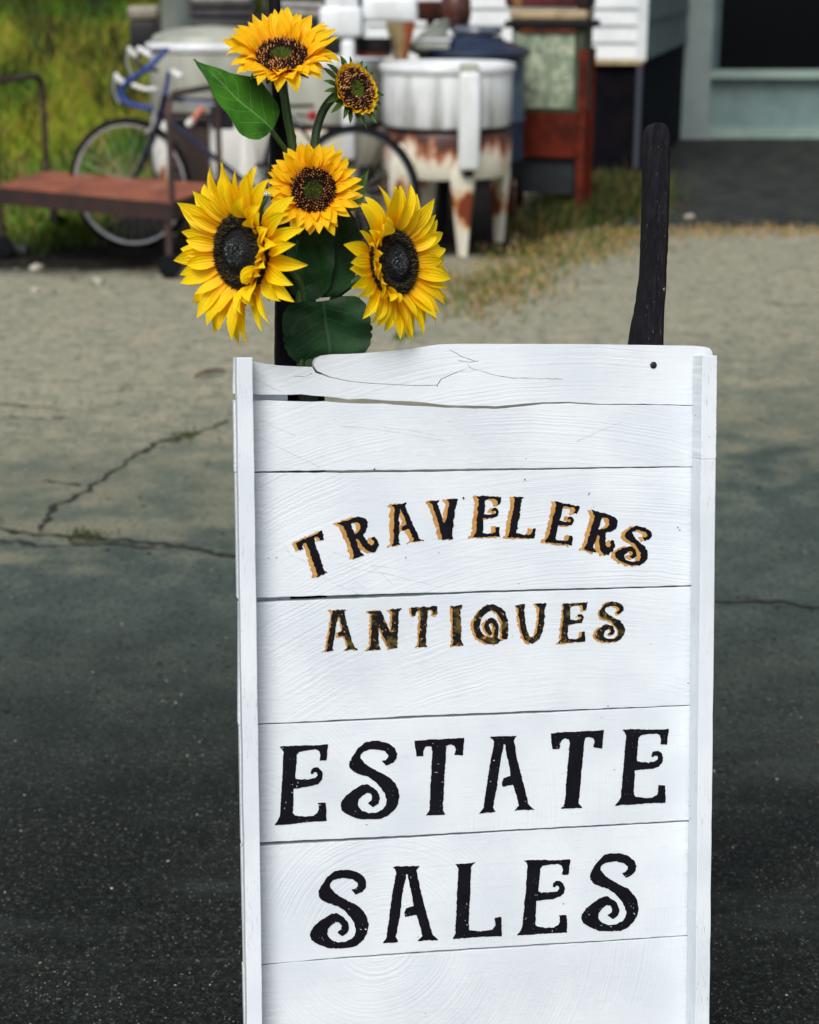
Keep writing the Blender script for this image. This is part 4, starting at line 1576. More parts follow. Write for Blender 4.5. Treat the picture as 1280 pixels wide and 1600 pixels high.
hairs('hairline_crack', [[(733, 574), (742, 577), (770, 585), (795, 590), (840, 591.5), (880, 592.5)], [(734, 573), (731, 569)], [(702, 546), (722, 557), (745, 565)], [(716, 563), (735, 566), (748, 564)], [(460, 588), (476, 588), (488, 583)]], 0, .0007, HAIR, 1)
hairs('scratches', [[(505, 902), (530, 915), (560, 928)], [(578, 883), (618, 889), (650, 893)], [(580, 884), (600, 900), (615, 914)], [(520, 863), (545, 870), (575, 883)], [(530, 880), (560, 890), (600, 896), (690, 918)], [(552, 905), (563, 914), (572, 921)], [(443, 850), (455, 868), (470, 874), (490, 885)]], 2, .0005, SCR, 2)
hairs('saw_scratches', [[(396, 590), (420, 603), (440, 612)]], 0, .0006, SCR, 3)
hairs('saw_scratches', [[(398, 650), (430, 668), (460, 680)], [(398, 680), (450, 706), (500, 730)], [(530, 665), (600, 672), (700, 690)], [(600, 668), (640, 672), (680, 680)], [(900, 690), (940, 672), (970, 660)]], 1, .0006, SCR, 4)
m = MB()
for px, py, r_ in ((724, 778, 1.4), (1059, 824, 1.0), (432, 871, .8), (634, 871, .9), (420, 872, .7), (1062, 828, .9), (820, 749, 1.0), (822, 717, .8), (950, 1103, .8), (585, 733, 1.2), (880, 1412, .8)):
    u, v = S(np.array(float(px)), np.array(float(py)))
    r2 = r_ * .00077
    pl = 2 if py > 740 else 1
    m.add([(float(u) + r2 * math.cos(k * 1.05) * (1 + .4 * math.sin(k * 2.1 + px)), -.0007, float(v) + 1.4 * r2 * math.sin(k * 1.05)) for k in range(6)], [tuple(range(6))])
m.build('paint_flecks', SCREW, planks[2], smooth=False, local=True)['kind'] = 'stuff'

# ------------------------------------------------------------------ lettering
# glyph outlines, traced in crop pixels; three anchors: bottom-left, bottom-right, top-left
GL = {}
GL['E'] = ((270, 1186), (520, 1166), (296, 812), [[(296, 812), (340, 808), (430, 806), (480, 804), (527, 800), (519, 877), (486, 878), (490, 850), (483, 832), (465, 826), (420, 830), (390, 836), (377, 850), (371, 965), (400, 968), (440, 966), (465, 960), (475, 948), (472, 936), (460, 933), (452, 942), (442, 940), (445, 920), (458, 911), (476, 910), (494, 922), (502, 942), (498, 968), (482, 987), (450, 999), (400, 1006), (363, 1012), (360, 1128), (372, 1140), (420, 1145), (455, 1140), (475, 1128), (482, 1110), (480, 1085), (478, 1080), (515, 1078), (520, 1166), (440, 1170), (350, 1180), (270, 1186), (282, 1168), (296, 1145), (305, 1000), (314, 840), (308, 825)]], [], [])
GL['S'] = ((585, 1158), (866, 1158), (585, 784), [[(783, 878), (803, 903), (835, 888), (852, 868), (855, 845), (843, 818), (815, 797), (775, 785), (735, 784), (700, 792), (668, 820), (640, 858), (626, 885), (628, 910), (645, 930), (675, 943), (715, 955), (750, 978), (775, 1005), (795, 1035), (805, 1065), (800, 1092), (785, 1110), (755, 1125), (720, 1128), (690, 1118), (672, 1100), (668, 1085), (672, 1065), (690, 1045), (710, 1032), (728, 1035), (737, 1050), (733, 1066), (713, 1080), (740, 1100), (765, 1082), (773, 1058), (765, 1030), (745, 1008), (712, 990), (690, 992), (650, 1015), (610, 1045), (588, 1075), (585, 1095), (592, 1118), (625, 1138), (670, 1155), (720, 1158), (775, 1155), (810, 1142), (840, 1115), (858, 1085), (866, 1050), (860, 1015), (845, 985), (815, 955), (775, 935), (735, 915), (700, 890), (680, 865), (680, 850), (695, 835), (720, 826), (760, 824), (795, 832), (812, 848), (812, 862), (800, 875)]], [], [])
GL['T'] = ((992, 1139), (1089, 1135), (935, 783), [[(935, 783), (1000, 778), (1100, 774), (1174, 769), (1168, 855), (1128, 850), (1134, 825), (1128, 808), (1112, 800), (1092, 806), (1088, 825), (1078, 1000), (1072, 1115), (1089, 1135), (1040, 1138), (992, 1139), (1008, 1117), (1013, 1000), (1022, 830), (1018, 812), (1000, 808), (988, 815), (980, 832), (979, 857), (947, 858), (940, 820)]], [], [])
GL['A'] = ((27, 1130), (292, 1112), (78, 768), [[(78, 768), (95, 763), (205, 760), (192, 780), (205, 860), (222, 930), (245, 1020), (262, 1088), (292, 1112), (240, 1113), (192, 1117), (214, 1092), (203, 1040), (188, 992), (137, 1003), (134, 980), (142, 960), (176, 950), (170, 910), (158, 850), (150, 805), (144, 800), (138, 830), (125, 890), (112, 1000), (92, 1098), (104, 1122), (65, 1126), (27, 1130), (48, 1103), (62, 1000), (80, 880), (97, 792), (90, 775)]], [], [])
GL['L'] = ((1117, 815), (1353, 800), (1132, 457), [[(1132, 457), (1180, 455), (1226, 449), (1208, 470), (1203, 600), (1196, 770), (1240, 776), (1279, 775), (1309, 768), (1322, 750), (1320, 712), (1353, 709), (1353, 800), (1280, 803), (1200, 808), (1117, 815), (1132, 790), (1140, 600), (1148, 480), (1140, 465)]], [], [])
U0, U1, U2 = (0, 0), (1, 0), (0, 1)
GL['R'] = (U0, U1, U2, [[(.0, 1), (.3, .995), (.55, 1.0), (.74, .97), (.86, .88), (.89, .78), (.85, .67), (.74, .58), (.62, .53), (.66, .42), (.71, .28), (.78, .19), (.85, .20), (.87, .27), (.83, .33), (.86, .39), (.93, .38), (1.0, .28), (.98, .13), (.88, .02), (.76, .0), (.63, .06), (.54, .2), (.47, .40), (.40, .46), (.39, .10), (.50, .0), (.10, .0), (.17, .1), (.16, .88)]],
           [[(.39, .88), (.53, .89), (.62, .84), (.65, .75), (.60, .66), (.50, .60), (.39, .58)]], [])
GL['V'] = (U0, U1, U2, [[(.0, .98), (.34, 1.0), (.28, .92), (.45, .47), (.50, .42), (.57, .50), (.66, .90), (.60, 1), (1.0, 1.0), (.92, .92), (.80, .45), (.77, .0), (.42, .0), (.36, .3), (.10, .92)]], [], [])
GL['N'] = (U0, U1, U2, [[(0, .98), (.36, 1), (.70, .38), (.72, .9), (.60, 1), (1, 1), (.92, .92), (.90, .02), (.66, .0), (.33, .58), (.34, .12), (.43, 0), (0, 0), (.1, .1), (.1, .9)]], [], [])
GL['I'] = (U0, U1, U2, [[(0, 1), (1, 1), (.84, .9), (.84, .1), (1, 0), (0, 0), (.16, .1), (.16, .9)]], [], [])
GL['Q'] = (U0, U1, U2, [[(.56, .1), (.86, .1), (.66, -.02)]], [],
           [(.085, [(.91, .18), (.92, .36), (.92, .48)]), (.09, [(.90, .60), (.83, .79), (.63, .93), (.44, .9), (.22, .72), (.14, .48), (.22, .24), (.44, .1), (.69, .08)]), (.07, [(.66, .08), (.69, .34), (.64, .55), (.52, .59), (.42, .5), (.44, .38), (.52, .27)])])
GL['U'] = (U0, U1, U2, [[(0, .97), (.3, 1), (.26, .9), (.06, .9)], [(.62, 1), (1, 1), (.94, .9), (.70, .9)]], [],
           [(.095, [(.16, .92), (.2, .6), (.27, .3), (.38, .12), (.52, .08), (.66, .14), (.76, .32), (.82, .62), (.83, .92)])])

CROPS = {'2': (340, 900, 3.0476), '3': (740, 900, 3.0476), '4': (340, 1200, 3.0476), '5': (740, 1200, 3.0476), 'A': (440, 760, 4.267), 'B': (720, 760, 4.0), 'C': (490, 920, 4.741), 'D': (730, 920, 4.741)}
BIG, ARC, ANT = 'big', 'arc', 'ant'
TEXT = [
    (BIG, 4, 'E', '2', (270, 1186), (520, 1166), (296, 812)), (BIG, 4, 'S', '2', (585, 1158), (866, 1158), (585, 784)), (BIG, 4, 'T', '2', (992, 1139), (1089, 1135), (935, 783)),
    (BIG, 4, 'A', '3', (27, 1130), (292, 1112), (78, 768)), (BIG, 4, 'T', '3', (415, 1107), (518, 1103), (366, 747)), (BIG, 4, 'E', '3', (675, 1091), (914, 1080), (708, 731)),
    (BIG, 5, 'S', '4', (440, 860), (720, 860), (440, 484)), (BIG, 5, 'A', '4', (783, 836), (1055, 820), (831, 473)), (BIG, 5, 'L', '4', (1117, 815), (1353, 800), (1132, 457)),
    (BIG, 5, 'E', '5', (207, 797), (446, 784), (241, 440)), (BIG, 5, 'S', '5', (514, 778), (786, 778), (514, 405)),
    (ARC, 2, 'T', 'A', (232, 607), (304, 574), (92, 380)), (ARC, 2, 'R', 'A', (455, 492), (662, 425), (372, 245)), (ARC, 2, 'A', 'A', (733, 400), (945, 360), (733, 128)),
    (ARC, 2, 'V', 'A', (985, 362), (1186, 348), (983, 95)), (ARC, 2, 'E', 'B', (75, 318), (244, 314), (100, 62)), (ARC, 2, 'L', 'B', (287, 318), (462, 325), (328, 65)),
    (ARC, 2, 'E', 'B', (525, 345), (694, 370), (588, 95)), (ARC, 2, 'R', 'B', (745, 388), (945, 437), (815, 145)), (ARC, 2, 'S', 'B', (953, 462), (1150, 515), (1018, 220)),
    (ANT, 3, 'A', 'C', (80, 464), (328, 450), (122, 158)), (ANT, 3, 'N', 'C', (398, 455), (645, 438), (405, 163)), (ANT, 3, 'T', 'C', (765, 430), (845, 427), (722, 138)),
    (ANT, 3, 'I', 'C', (1020, 424), (1110, 418), (1013, 127)), (ANT, 3, 'Q', 'D', (30, 410), (300, 405), (30, 122)), (ANT, 3, 'U', 'D', (360, 408), (592, 400), (360, 114)),
    (ANT, 3, 'E', 'D', (672, 405), (874, 388), (702, 110)), (ANT, 3, 'S', 'D', (945, 395), (1168, 395), (945, 95)),
]


def poly_sd(poly, X, Y):
    """Signed distance (inside positive) to a polygon."""
    d = np.full(X.shape, 1e9)
    ins = np.zeros(X.shape, bool)
    n = len(poly)
    for i in range(n):
        ax, ay = poly[i]
        bx, by = poly[(i + 1) % n]
        ex, ey = bx - ax, by - ay
        wx, wy = X - ax, Y - ay
        t = np.clip((wx * ex + wy * ey) / max(ex * ex + ey * ey, 1e-9), 0, 1)
        d = np.minimum(d, np.hypot(wx - ex * t, wy - ey * t))
        c = ((ay <= Y) & (by > Y)) | ((by <= Y) & (ay > Y))
        if ey != 0:
            ins ^= c & (X < ax + (Y - ay) * ex / ey)
    return np.where(ins, d, -d)


def line_sd(pts, hw, X, Y):
    d = np.full(X.shape, 1e9)
    for (ax, ay), (bx, by) in zip(pts, pts[1:]):
        ex, ey = bx - ax, by - ay
        wx, wy = X - ax, Y - ay
        t = np.clip((wx * ex + wy * ey) / max(ex * ex + ey * ey, 1e-9), 0, 1)
        d = np.minimum(d, np.hypot(wx - ex * t, wy - ey * t))
    return hw - d


def value_noise(X, Y, scale, seed):
    rng = np.random.default_rng(seed)
    gx, gy = X / scale, Y / scale
    ix, iy = np.floor(gx).astype(int), np.floor(gy).astype(int)
    fx, fy = gx - ix, gy - iy
    fx, fy = fx * fx * (3 - 2 * fx), fy * fy * (3 - 2 * fy)
    ix -= ix.min()
    iy -= iy.min()
    T = rng.uniform(-1, 1, (ix.max() + 2, iy.max() + 2))
    return (T[ix, iy] * (1 - fx) + T[ix + 1, iy] * fx) * (1 - fy) + (T[ix, iy + 1] * (1 - fx) + T[ix + 1, iy + 1] * fx) * fy


MS = {1: [(0, 4, 7)], 2: [(4, 1, 5)], 3: [(0, 1, 5, 7)], 4: [(5, 2, 6)], 5: [(0, 4, 5, 2, 6, 7)], 6: [(4, 1, 2, 6)], 7: [(0, 1, 2, 6, 7)], 8: [(7, 6, 3)], 9: [(0, 4, 6, 3)],
      10: [(4, 1, 5, 6, 3, 7)], 11: [(0, 1, 5, 6, 3)], 12: [(7, 5, 2, 3)], 13: [(0, 4, 5, 2, 3)], 14: [(4, 1, 2, 3, 7)], 15: [(0, 1, 2, 3)]}


def contour_mesh(D, X, Y):
    """Marching squares: flat polygons (picture coordinates) where D > 0."""
    h, w = D.shape
    pos = D > 0
    key, V, Fs = {}, [], []

    def vid(k, x, y):
        if k not in key:
            key[k] = len(V)
            V.append((x, y))
        return key[k]
    for j in range(h - 1):
        if not pos[j:j + 2].any():
            continue
        i = 0
        while i < w - 1:
            c = int(pos[j, i]) | int(pos[j, i + 1]) << 1 | int(pos[j + 1, i + 1]) << 2 | int(pos[j + 1, i]) << 3
            if c == 0:
                i += 1
                continue
            if c == 15:
                Fs.append([vid((j, i), X[j, i], Y[j, i]), vid((j, i + 1), X[j, i + 1], Y[j, i + 1]), vid((j + 1, i + 1), X[j + 1, i + 1], Y[j + 1, i + 1]), vid((j + 1, i), X[j + 1, i], Y[j + 1, i])])
                i += 1
                continue
            cor = [(j, i), (j, i + 1), (j + 1, i + 1), (j + 1, i)]
            for f in MS[c]:
                ids = []
                for q in f:
                    if q < 4:
                        a = cor[q]
                        ids.append(vid(a, X[a], Y[a]))
                    else:
                        a, b = cor[q - 4], cor[(q - 3) % 4]
                        if b < a:
                            a, b = b, a
                        t = D[a] / (D[a] - D[b])
                        ids.append(vid((a, b), X[a] + (X[b] - X[a]) * t, Y[a] + (Y[b] - Y[a]) * t))
                Fs.append(ids)
            i += 1
    return V, Fs


BLACKP = pmat('black_sign_paint', lin(11, 11, 19), lin(17, 18, 26), scale=30, rough=.7, spec=.12)
GOLDP = pmat('gold_sign_paint', lin(196, 148, 78), lin(176, 126, 60), scale=60, rough=.45, layers=((lin(222, 184, 120), 150, .58, .7),))
ANTP = pmat('worn_black_gold_paint', lin(14, 14, 19), lin(22, 22, 20), scale=40, rough=.65, spec=.15, layers=((lin(92, 80, 38), 60, .52, .64), (lin(190, 146, 78), 170, .60, .68), (lin(214, 212, 200), 300, .70, .74)))


def letter(style, pl, ch, crop, bl, br, tl, seed):
    ox, oy, k = CROPS[crop]
    g = GL[ch]
    A = np.array([[g[1][0] - g[0][0], g[2][0] - g[0][0]], [g[1][1] - g[0][1], g[2][1] - g[0][1]]], float)
    Ai = np.linalg.inv(A)
    bl, br, tl = (np.array((ox + p[0] / k, oy + p[1] / k)) for p in (bl, br, tl))
    B = np.c_[br - bl, tl - bl]

    def mp(p):
        return tuple(bl + B @ (Ai @ (np.array(p, float) - np.array(g[0], float))))
    polys = [[mp(p) for p in q] for q in g[3]]
    holes = [[mp(p) for p in q] for q in g[4]]
    lines = [(hw * np.linalg.norm(br - bl), [tuple(np.array(x)[:2]) for x in [(*v[:2],) for v in spline([(*mp(p), 0) for p in q], 5)]]) for hw, q in g[5]]
    allp = np.array([p for q in polys for p in q] + [p for _, q in lines for p in q])
    mn, mx = allp.min(0) - 8, allp.max(0) + 8
    step = 1.0 if style == BIG else .7
    xs, ys = np.arange(mn[0], mx[0], step), np.arange(mn[1], mx[1], step)
    X, Y = np.meshgrid(xs, ys)
    D = np.full(X.shape, -1e9)
    for q in polys:
        D = np.maximum(D, poly_sd(q, X, Y))
    for hw, q in lines:
        D = np.maximum(D, line_sd(q, hw, X, Y))
    for q in holes:
        D = np.minimum(D, -poly_sd(q, X, Y))
    amp = {BIG: (.55, .5), ARC: (1.1, .7), ANT: (1.0, .8)}[style]
    N1, N2 = value_noise(X, Y, 3.2, seed), value_noise(X, Y, 6.5, seed + 1)
    Db = D + amp[0] * N1 + amp[1] * N2 * .7
    if style == BIG:
        Db = np.minimum(Db, 1.6 - 3.0 * (value_noise(X, Y, 1.9, seed + 3) > .86) * (value_noise(X, Y, 22, seed + 4) > .0))
        Db = np.minimum(Db, 3)
    if style == ANT:
        Db = np.minimum(Db, 1.5 - 2.6 * (value_noise(X, Y, 2.2, seed + 3) > .86) * (value_noise(X, Y, 14, seed + 4) > -.1))
    dz = PZ[pl]

    def put(Dm, name, mat, depth, dx=0, dy=0):
        V, Fs = contour_mesh(Dm, X + dx, Y + dy)
        if not V:
            return
        V = np.array(V)
        u, v = S(V[:, 0], V[:, 1])
        me = bpy.data.meshes.new(name)
        me.from_pydata(np.c_[u, np.full(len(u), dz - depth), v].tolist(), [], [f[::-1] for f in Fs])
        me.materials.append(mat)
        link_mesh(name, me, planks[pl])
    put(Db, 'letter', ANTP if style == ANT else BLACKP, .0006)
    if style == ARC:
        put(D + .7 + 1.6 * value_noise(X, Y, 3.6, seed + 7) + .8 * N2, 'letter_shadow', GOLDP, .0003, -5.8, 1.0)
    if style == ANT:
        put(D + .1 + 1.7 * value_noise(X, Y, 3.2, seed + 7), 'letter_shadow', GOLDP, .0003, -2.9, .9)


for i, row_ in enumerate(TEXT):
    letter(*row_, seed=100 + i * 11)

# ------------------------------------------------------------------ black handles the sign leans on
def handle_material():
    t = NT('black_weathered_wood')
    v = t.coord((1, 1, .06))
    g = t.noise(160, 5, .7, v, .2)
    g2 = t.noise(420, 3, .7, v)
    c = t.mix(t.step(g, .40, .66), lin(12, 12, 17), lin(26, 26, 33))
    c = t.mix(t.math('MULTIPLY', t.step(g2, .63, .72), .55), c, lin(104, 106, 112))
    c = t.mix(t.step(t.noise(38, 3, .6), .735, .76), c, lin(160, 130, 86))
    return t.done(c, .65, 0, t.bump(t.math('ADD', g, g2), .7, .0015), .15)


HM = handle_material()
HMS = pmat('black_painted_wood', lin(10, 10, 15), lin(17, 17, 23), scale=20, rough=.7, spec=.12, bump=.4, bscale=200, stretch=(1, 1, .1))
barrow = thing('hand_truck', SW(760, 1900, .05), 'old black hand truck behind the sign with two wooden handles rising above it', 'hand truck')
b0 = Vector(barrow.location)
ax_u, ax_n, ax_v = Vector(SM[:, 0]), Vector(SM[:, 1]), Vector(SM[:, 2])


def rail(name, sections, depth, thick, mat, jit=0.0, sub=6, seed=3):
    """sections: (y, x_left, x_right) in pixels on the plane 'depth' behind the sign; square-edged bar of that thickness."""
    rng = random.Random(seed)
    m = MB()
    ys = [s_[0] for s_ in sections]
    xl = [s_[1] for s_ in sections]
    xr = [s_[2] for s_ in sections]
    lin_y = []
    for a, b in zip(ys, ys[1:]):
        n = max(1, int(abs(b - a) / 9)) if jit else max(1, int(abs(b - a) / 25))
        lin_y += [a + (b - a) * k / n for k in range(n)]
    lin_y.append(ys[-1])
    order = np.argsort(ys)
    L = np.interp(lin_y, np.array(ys)[order], np.array(xl)[order])
    Rr = np.interp(lin_y, np.array(ys)[order], np.array(xr)[order])
    n = len(lin_y)
    for yv, l, r_ in zip(lin_y, L, Rr):
        j = lambda: rng.uniform(-jit, jit)
        ch = .0035
        a, b = SW(l + j(), yv, depth), SW(r_ + j(), yv, depth)
        w = (b - a).normalized()
        k = ax_n * thick
        for p in (a + w * ch, a + ax_n * ch, a + k - ax_n * ch, a + k + w * ch, b + k - w * ch, b + k - ax_n * ch, b + ax_n * ch, b - w * ch):
            m.v.append(tuple(p))
    for i in range(n - 1):
        for k in range(8):
            l = (k + 1) % 8
            m.f.append((i * 8 + k, i * 8 + l, (i + 1) * 8 + l, (i + 1) * 8 + k))
    m.f.append(tuple(range(8)))
    m.f.append(tuple((n - 1) * 8 + k for k in reversed(range(8))))
    return m.build(name, mat, barrow, angle=28)


rail('handle', [(1880, 452, 500), (900, 440, 512), (622, 433, 508), (565, 432, 500), (470, 433, 486), (400, 430, 478), (300, 426, 468), (230, 425, 464), (212, 425, 463.5), (204, 427, 460), (201, 431, 452)], .045, .032, HMS, .25)
hs = rail('handle_shaft', [(215, 430, 449), (140, 427, 443.5), (60, 424, 441), (0, 421.5, 438), (-60, 419, 435), (-150, 416, 431)], .05, .017, HMS, .15)
rail('handle', [(1880, 960.0, 1016), (900, 972.0, 1024), (620, 980.0, 1035), (545, 989.5, 1038), (520, 993.0, 1038.5), (490, 999.5, 1040), (460, 1004.5, 1041.5), (430, 1008.0, 1043), (380, 1010.5, 1045.5), (300, 1013.0, 1048), (240, 1013.5, 1048.5), (215, 1013.5, 1048.5), (203, 1015.5, 1047), (195, 1019.5, 1043), (191, 1024.5, 1036)], .045, .03, HM, .55)
for vy in (760, 1250, 1700):
    m = MB()
    a, b = SW(480, vy, .085), SW(1000, vy, .085)
    rot = Matrix((ax_u, ax_n, ax_v)).transposed()
    m.box((a + b) / 2, ((b - a).length + .02, .018, .035), rot)
    m.build('crossbar', HMS, barrow, smooth=False)
for px in (505, 985):
    m = MB()
    a = SW(px, 1700, .12)
    m.lathe((a.x, a.y, .09), [(.03, -.02), (.088, -.018), (.09, 0), (.088, .018), (.03, .02)], 26, Matrix.Rotation(R(90), 3, 'Y'))
    m.build('wheel', TYRE, barrow)

# ------------------------------------------------------------------ sunflowers
def petal_material(name, tip, base, deep):
    t = NT(name)
    uv = t.tc.outputs['UV']
    s_, t_, _ = t.xyz(uv)
    rnd = t.n.new('ShaderNodeObjectInfo').outputs['Random']
    mp = t.n.new('ShaderNodeMapping')
    t.l.new(uv, mp.inputs['Vector'])
    mp.inputs['Scale'].default_value = (9, 1.2, 1)
    cb = t.n.new('ShaderNodeVectorMath')
    cb.operation = 'ADD'
    t.l.new(mp.outputs[0], cb.inputs[0])
    cx = t.n.new('ShaderNodeCombineXYZ')
    t.put(cx.inputs[2], t.math('MULTIPLY', rnd, 50.0))
    t.l.new(cx.outputs[0], cb.inputs[1])
    streak = t.noise(1.0, 4, .6, cb.outputs[0])
    tt = t.math('ADD', t_, t.math('MULTIPLY', t.math('SUBTRACT', streak, .5), .55))
    c = t.mix(t.step(tt, .10, .62), base, tip)
    c = t.mix(t.step(tt, .16, -.02), c, deep)
    c = t.mix(t.math('MULTIPLY', t.step(rnd, .6, 1.0), .3), c, base)
    rib = t.math('SINE', t.math('MULTIPLY', s_, 30.0))
    h = t.math('ADD', t.math('MULTIPLY', rib, .5), streak)
    t.done(c, .5, 0, t.bump(h, .35, .0012), .25)
    tr = t.n.new('ShaderNodeBsdfTranslucent')
    t.l.new(c, tr.inputs['Color'])
    mx = t.n.new('ShaderNodeMixShader')
    mx.inputs[0].default_value = .36
    out = t.n['Material Output']
    t.l.new(t.b.outputs[0], mx.inputs[1])
    t.l.new(tr.outputs[0], mx.inputs[2])
    t.l.new(mx.outputs[0], out.inputs['Surface'])
    return t.m


PET_Y = petal_material('yellow_petal', (1.0, .73, .004, 1), (1.0, .56, .003, 1), lin(226, 134, 6))
PET_O = petal_material('golden_petal', (1.0, .64, .005, 1), (1.0, .46, .004, 1), lin(222, 118, 8))


def leaf_material(name, c1, c2, vein):
    t = NT(name)
    uv = t.tc.outputs['UV']
    s_, t_, _ = t.xyz(uv)
    a = t.math('ABSOLUTE', s_)
    ph = t.math('FRACT', t.math('SUBTRACT', t.math('MULTIPLY', t_, 6.0), t.math('MULTIPLY', a, 1.7)))
    side = t.step(t.math('ABSOLUTE', t.math('SUBTRACT', ph, .5)), .035, .008)
    mid = t.step(a, .05, .015)
    v = t.math('MAXIMUM', mid, t.math('MULTIPLY', side, t.step(a, 1.0, .6)))
    c = t.mix(t.step(t.noise(34, 5, .6), .38, .66), c1, c2)
    c = t.mix(t.math('MULTIPLY', v, .55), c, vein)
    h = t.math('SUBTRACT', t.noise(160, 4, .6), t.math('MULTIPLY', v, 1.2))
    return t.done(c, .5, 0, t.bump(h, .4, .0012), .18)


LEAF_L = leaf_material('green_leaf', lin(58, 112, 30), lin(36, 82, 22), lin(116, 158, 88))
LEAF_D = leaf_material('dark_leaf', lin(28, 64, 34), lin(18, 46, 25), lin(56, 92, 56))
SEPAL = pmat('sepal_green', lin(58, 92, 30), lin(40, 70, 24), scale=60, rough=.5)
STEM = pmat('stem_green', lin(52, 80, 30), lin(38, 64, 26), scale=40, rough=.5, bump=.3, bscale=200)
DISC_B = pmat('brown_disc', lin(40, 20, 14), lin(26, 14, 12), scale=200, rough=.8, bump=.5, bscale=500)
DISC_K = pmat('black_disc', lin(13, 12, 14), lin(22, 20, 20), scale=200, rough=.8, bump=.6, bscale=600)
SEED_D = pmat('brown_floret', lin(58, 28, 18), lin(34, 18, 14), scale=160, rough=.6)
SEED_L = pmat('orange_floret', lin(214, 140, 84), lin(232, 172, 112), scale=120, rough=.5)
FUZZ_G = pmat('green_fuzz', lin(104, 118, 22), lin(70, 88, 18), scale=150, rough=.8)
FUZZ_O = pmat('olive_fuzz', lin(96, 80, 30), lin(54, 46, 22), scale=150, rough=.8)
FUZZ_K = pmat('black_fuzz', lin(20, 17, 15), lin(30, 25, 18), scale=150, rough=.85)
SLATE = pmat('slate_seed', lin(44, 49, 52), lin(30, 34, 38), scale=100, rough=.4)


def frame_of(n, roll=0.0):
    n = Vector(n).normalized()
    x = Vector((1, 0, 0))
    x = (x - n * x.dot(n)).normalized()
    y = n.cross(x)
    m = Matrix((x, y, n)).transposed()
    return m @ Matrix.Rotation(roll, 3, 'Z')


def petal_mesh(name, mat, fr, c, r0, th, L, W, lift, curl, twist, trough, rng, nt=11, ns=6, z0=0.0, notch=0.0):
    """One petal: a bent, troughed, pointed blade in the flower's frame fr at centre c."""
    vs, uv = [], []
    er = Vector((math.cos(th), math.sin(th), 0))
    et = Vector((-math.sin(th), math.cos(th), 0))
    ez = Vector((0, 0, 1))
    p = er * r0 + ez * z0
    ph1, ph2 = rng.uniform(0, 6), rng.uniform(0, 6)
    side = rng.uniform(-.25, .25)
    for i in range(nt + 1):
        t = i / nt
        a = lift - curl * t * t
        d = er * math.cos(a) + ez * math.sin(a) + et * side * t
        d.normalize()
        nrm = (ez * math.cos(a) - er * math.sin(a))
        if i:
            p = p + d * (L / nt)
        x = max(0, (t - .45) / .55)
        w = W * (.42 + .58 * math.sin(math.pi / 2 * min(1, t / .45))) * max(.015, 1 - x ** 1.9)
        tw = twist * t
        for k in range(ns + 1):
            s = -1 + 2 * k / ns
            off = et * (s * w * math.cos(tw)) + nrm * (s * w * math.sin(tw))
            rid = .05 * w * math.cos(s * math.pi * 2.5) + trough * w * s * s + .09 * w * math.sin(t * 9 + ph1 + s * 1.5) * s * s + .05 * W * math.sin(t * 5 + ph2)
            vs.append(p + off + nrm * rid)
            uv.append((s * .5, t))
    fs = []
    for i in range(nt):
        for k in range(ns):
            a = i * (ns + 1) + k
            fs.append((a, a + 1, a + ns + 2, a + ns + 1))
    me = bpy.data.meshes.new(name)
    me.from_pydata([tuple(fr @ v + c) for v in vs], [], fs)
    ul = me.uv_layers.new(name='UVMap')
    idx = np.zeros(len(me.loops), int)
    me.loops.foreach_get('vertex_index', idx)
    ul.data.foreach_set('uv', np.array(uv)[idx].ravel())
    me.materials.append(mat)
    me.shade_smooth()
    return me


def bumps(name, mat, fr, c, pts, size, parent, tall=1.6, seed=0):
    """Many small florets (four-sided cones) standing on a head: pts = (x, y, z, scale)."""
    rng = np.random.default_rng(seed)
    P4 = np.array(pts)
    n = len(P4)
    M = np.array(fr)
    s = size * P4[:, 3] * rng.uniform(.7, 1.3, n)
    a = rng.uniform(0, 6.3, n)
    V = np.zeros((n, 5, 3))
    for k in range(4):
        V[:, k, 0] = P4[:, 0] + s * .5 * np.cos(a + k * np.pi / 2)
        V[:, k, 1] = P4[:, 1] + s * .5 * np.sin(a + k * np.pi / 2)
        V[:, k, 2] = P4[:, 2]
    V[:, 4, 0] = P4[:, 0] + rng.normal(0, .3, n) * s
    V[:, 4, 1] = P4[:, 1] + rng.normal(0, .3, n) * s
    V[:, 4, 2] = P4[:, 2] + s * tall * rng.uniform(.7, 1.3, n)
    V = V.reshape(-1, 3) @ M.T + np.array(c)
    b = np.arange(n)[:, None, None] * 5
    Fs = (b + np.array([[0, 1, 4], [1, 2, 4], [2, 3, 4], [3, 0, 4]])).reshape(-1, 3)
    me = bpy.data.meshes.new(name)
    off = np.array(root_of(parent).location)
    me.from_pydata((V - off).tolist(), [], Fs.tolist())
    me.materials.append(mat)
    o = link_mesh(name, me, parent)
    o['kind'] = 'stuff'
    return o


GA = math.pi * (3 - math.sqrt(5))


def phyllo(r_in, r_out, n, dome, R0):
    out = []
    for k in range(n):
        r = math.sqrt(r_in ** 2 + (r_out ** 2 - r_in ** 2) * (k + .5) / n)
        a = k * GA
        out.append((r * math.cos(a), r * math.sin(a), dome(r / R0), 1.0))
    return out


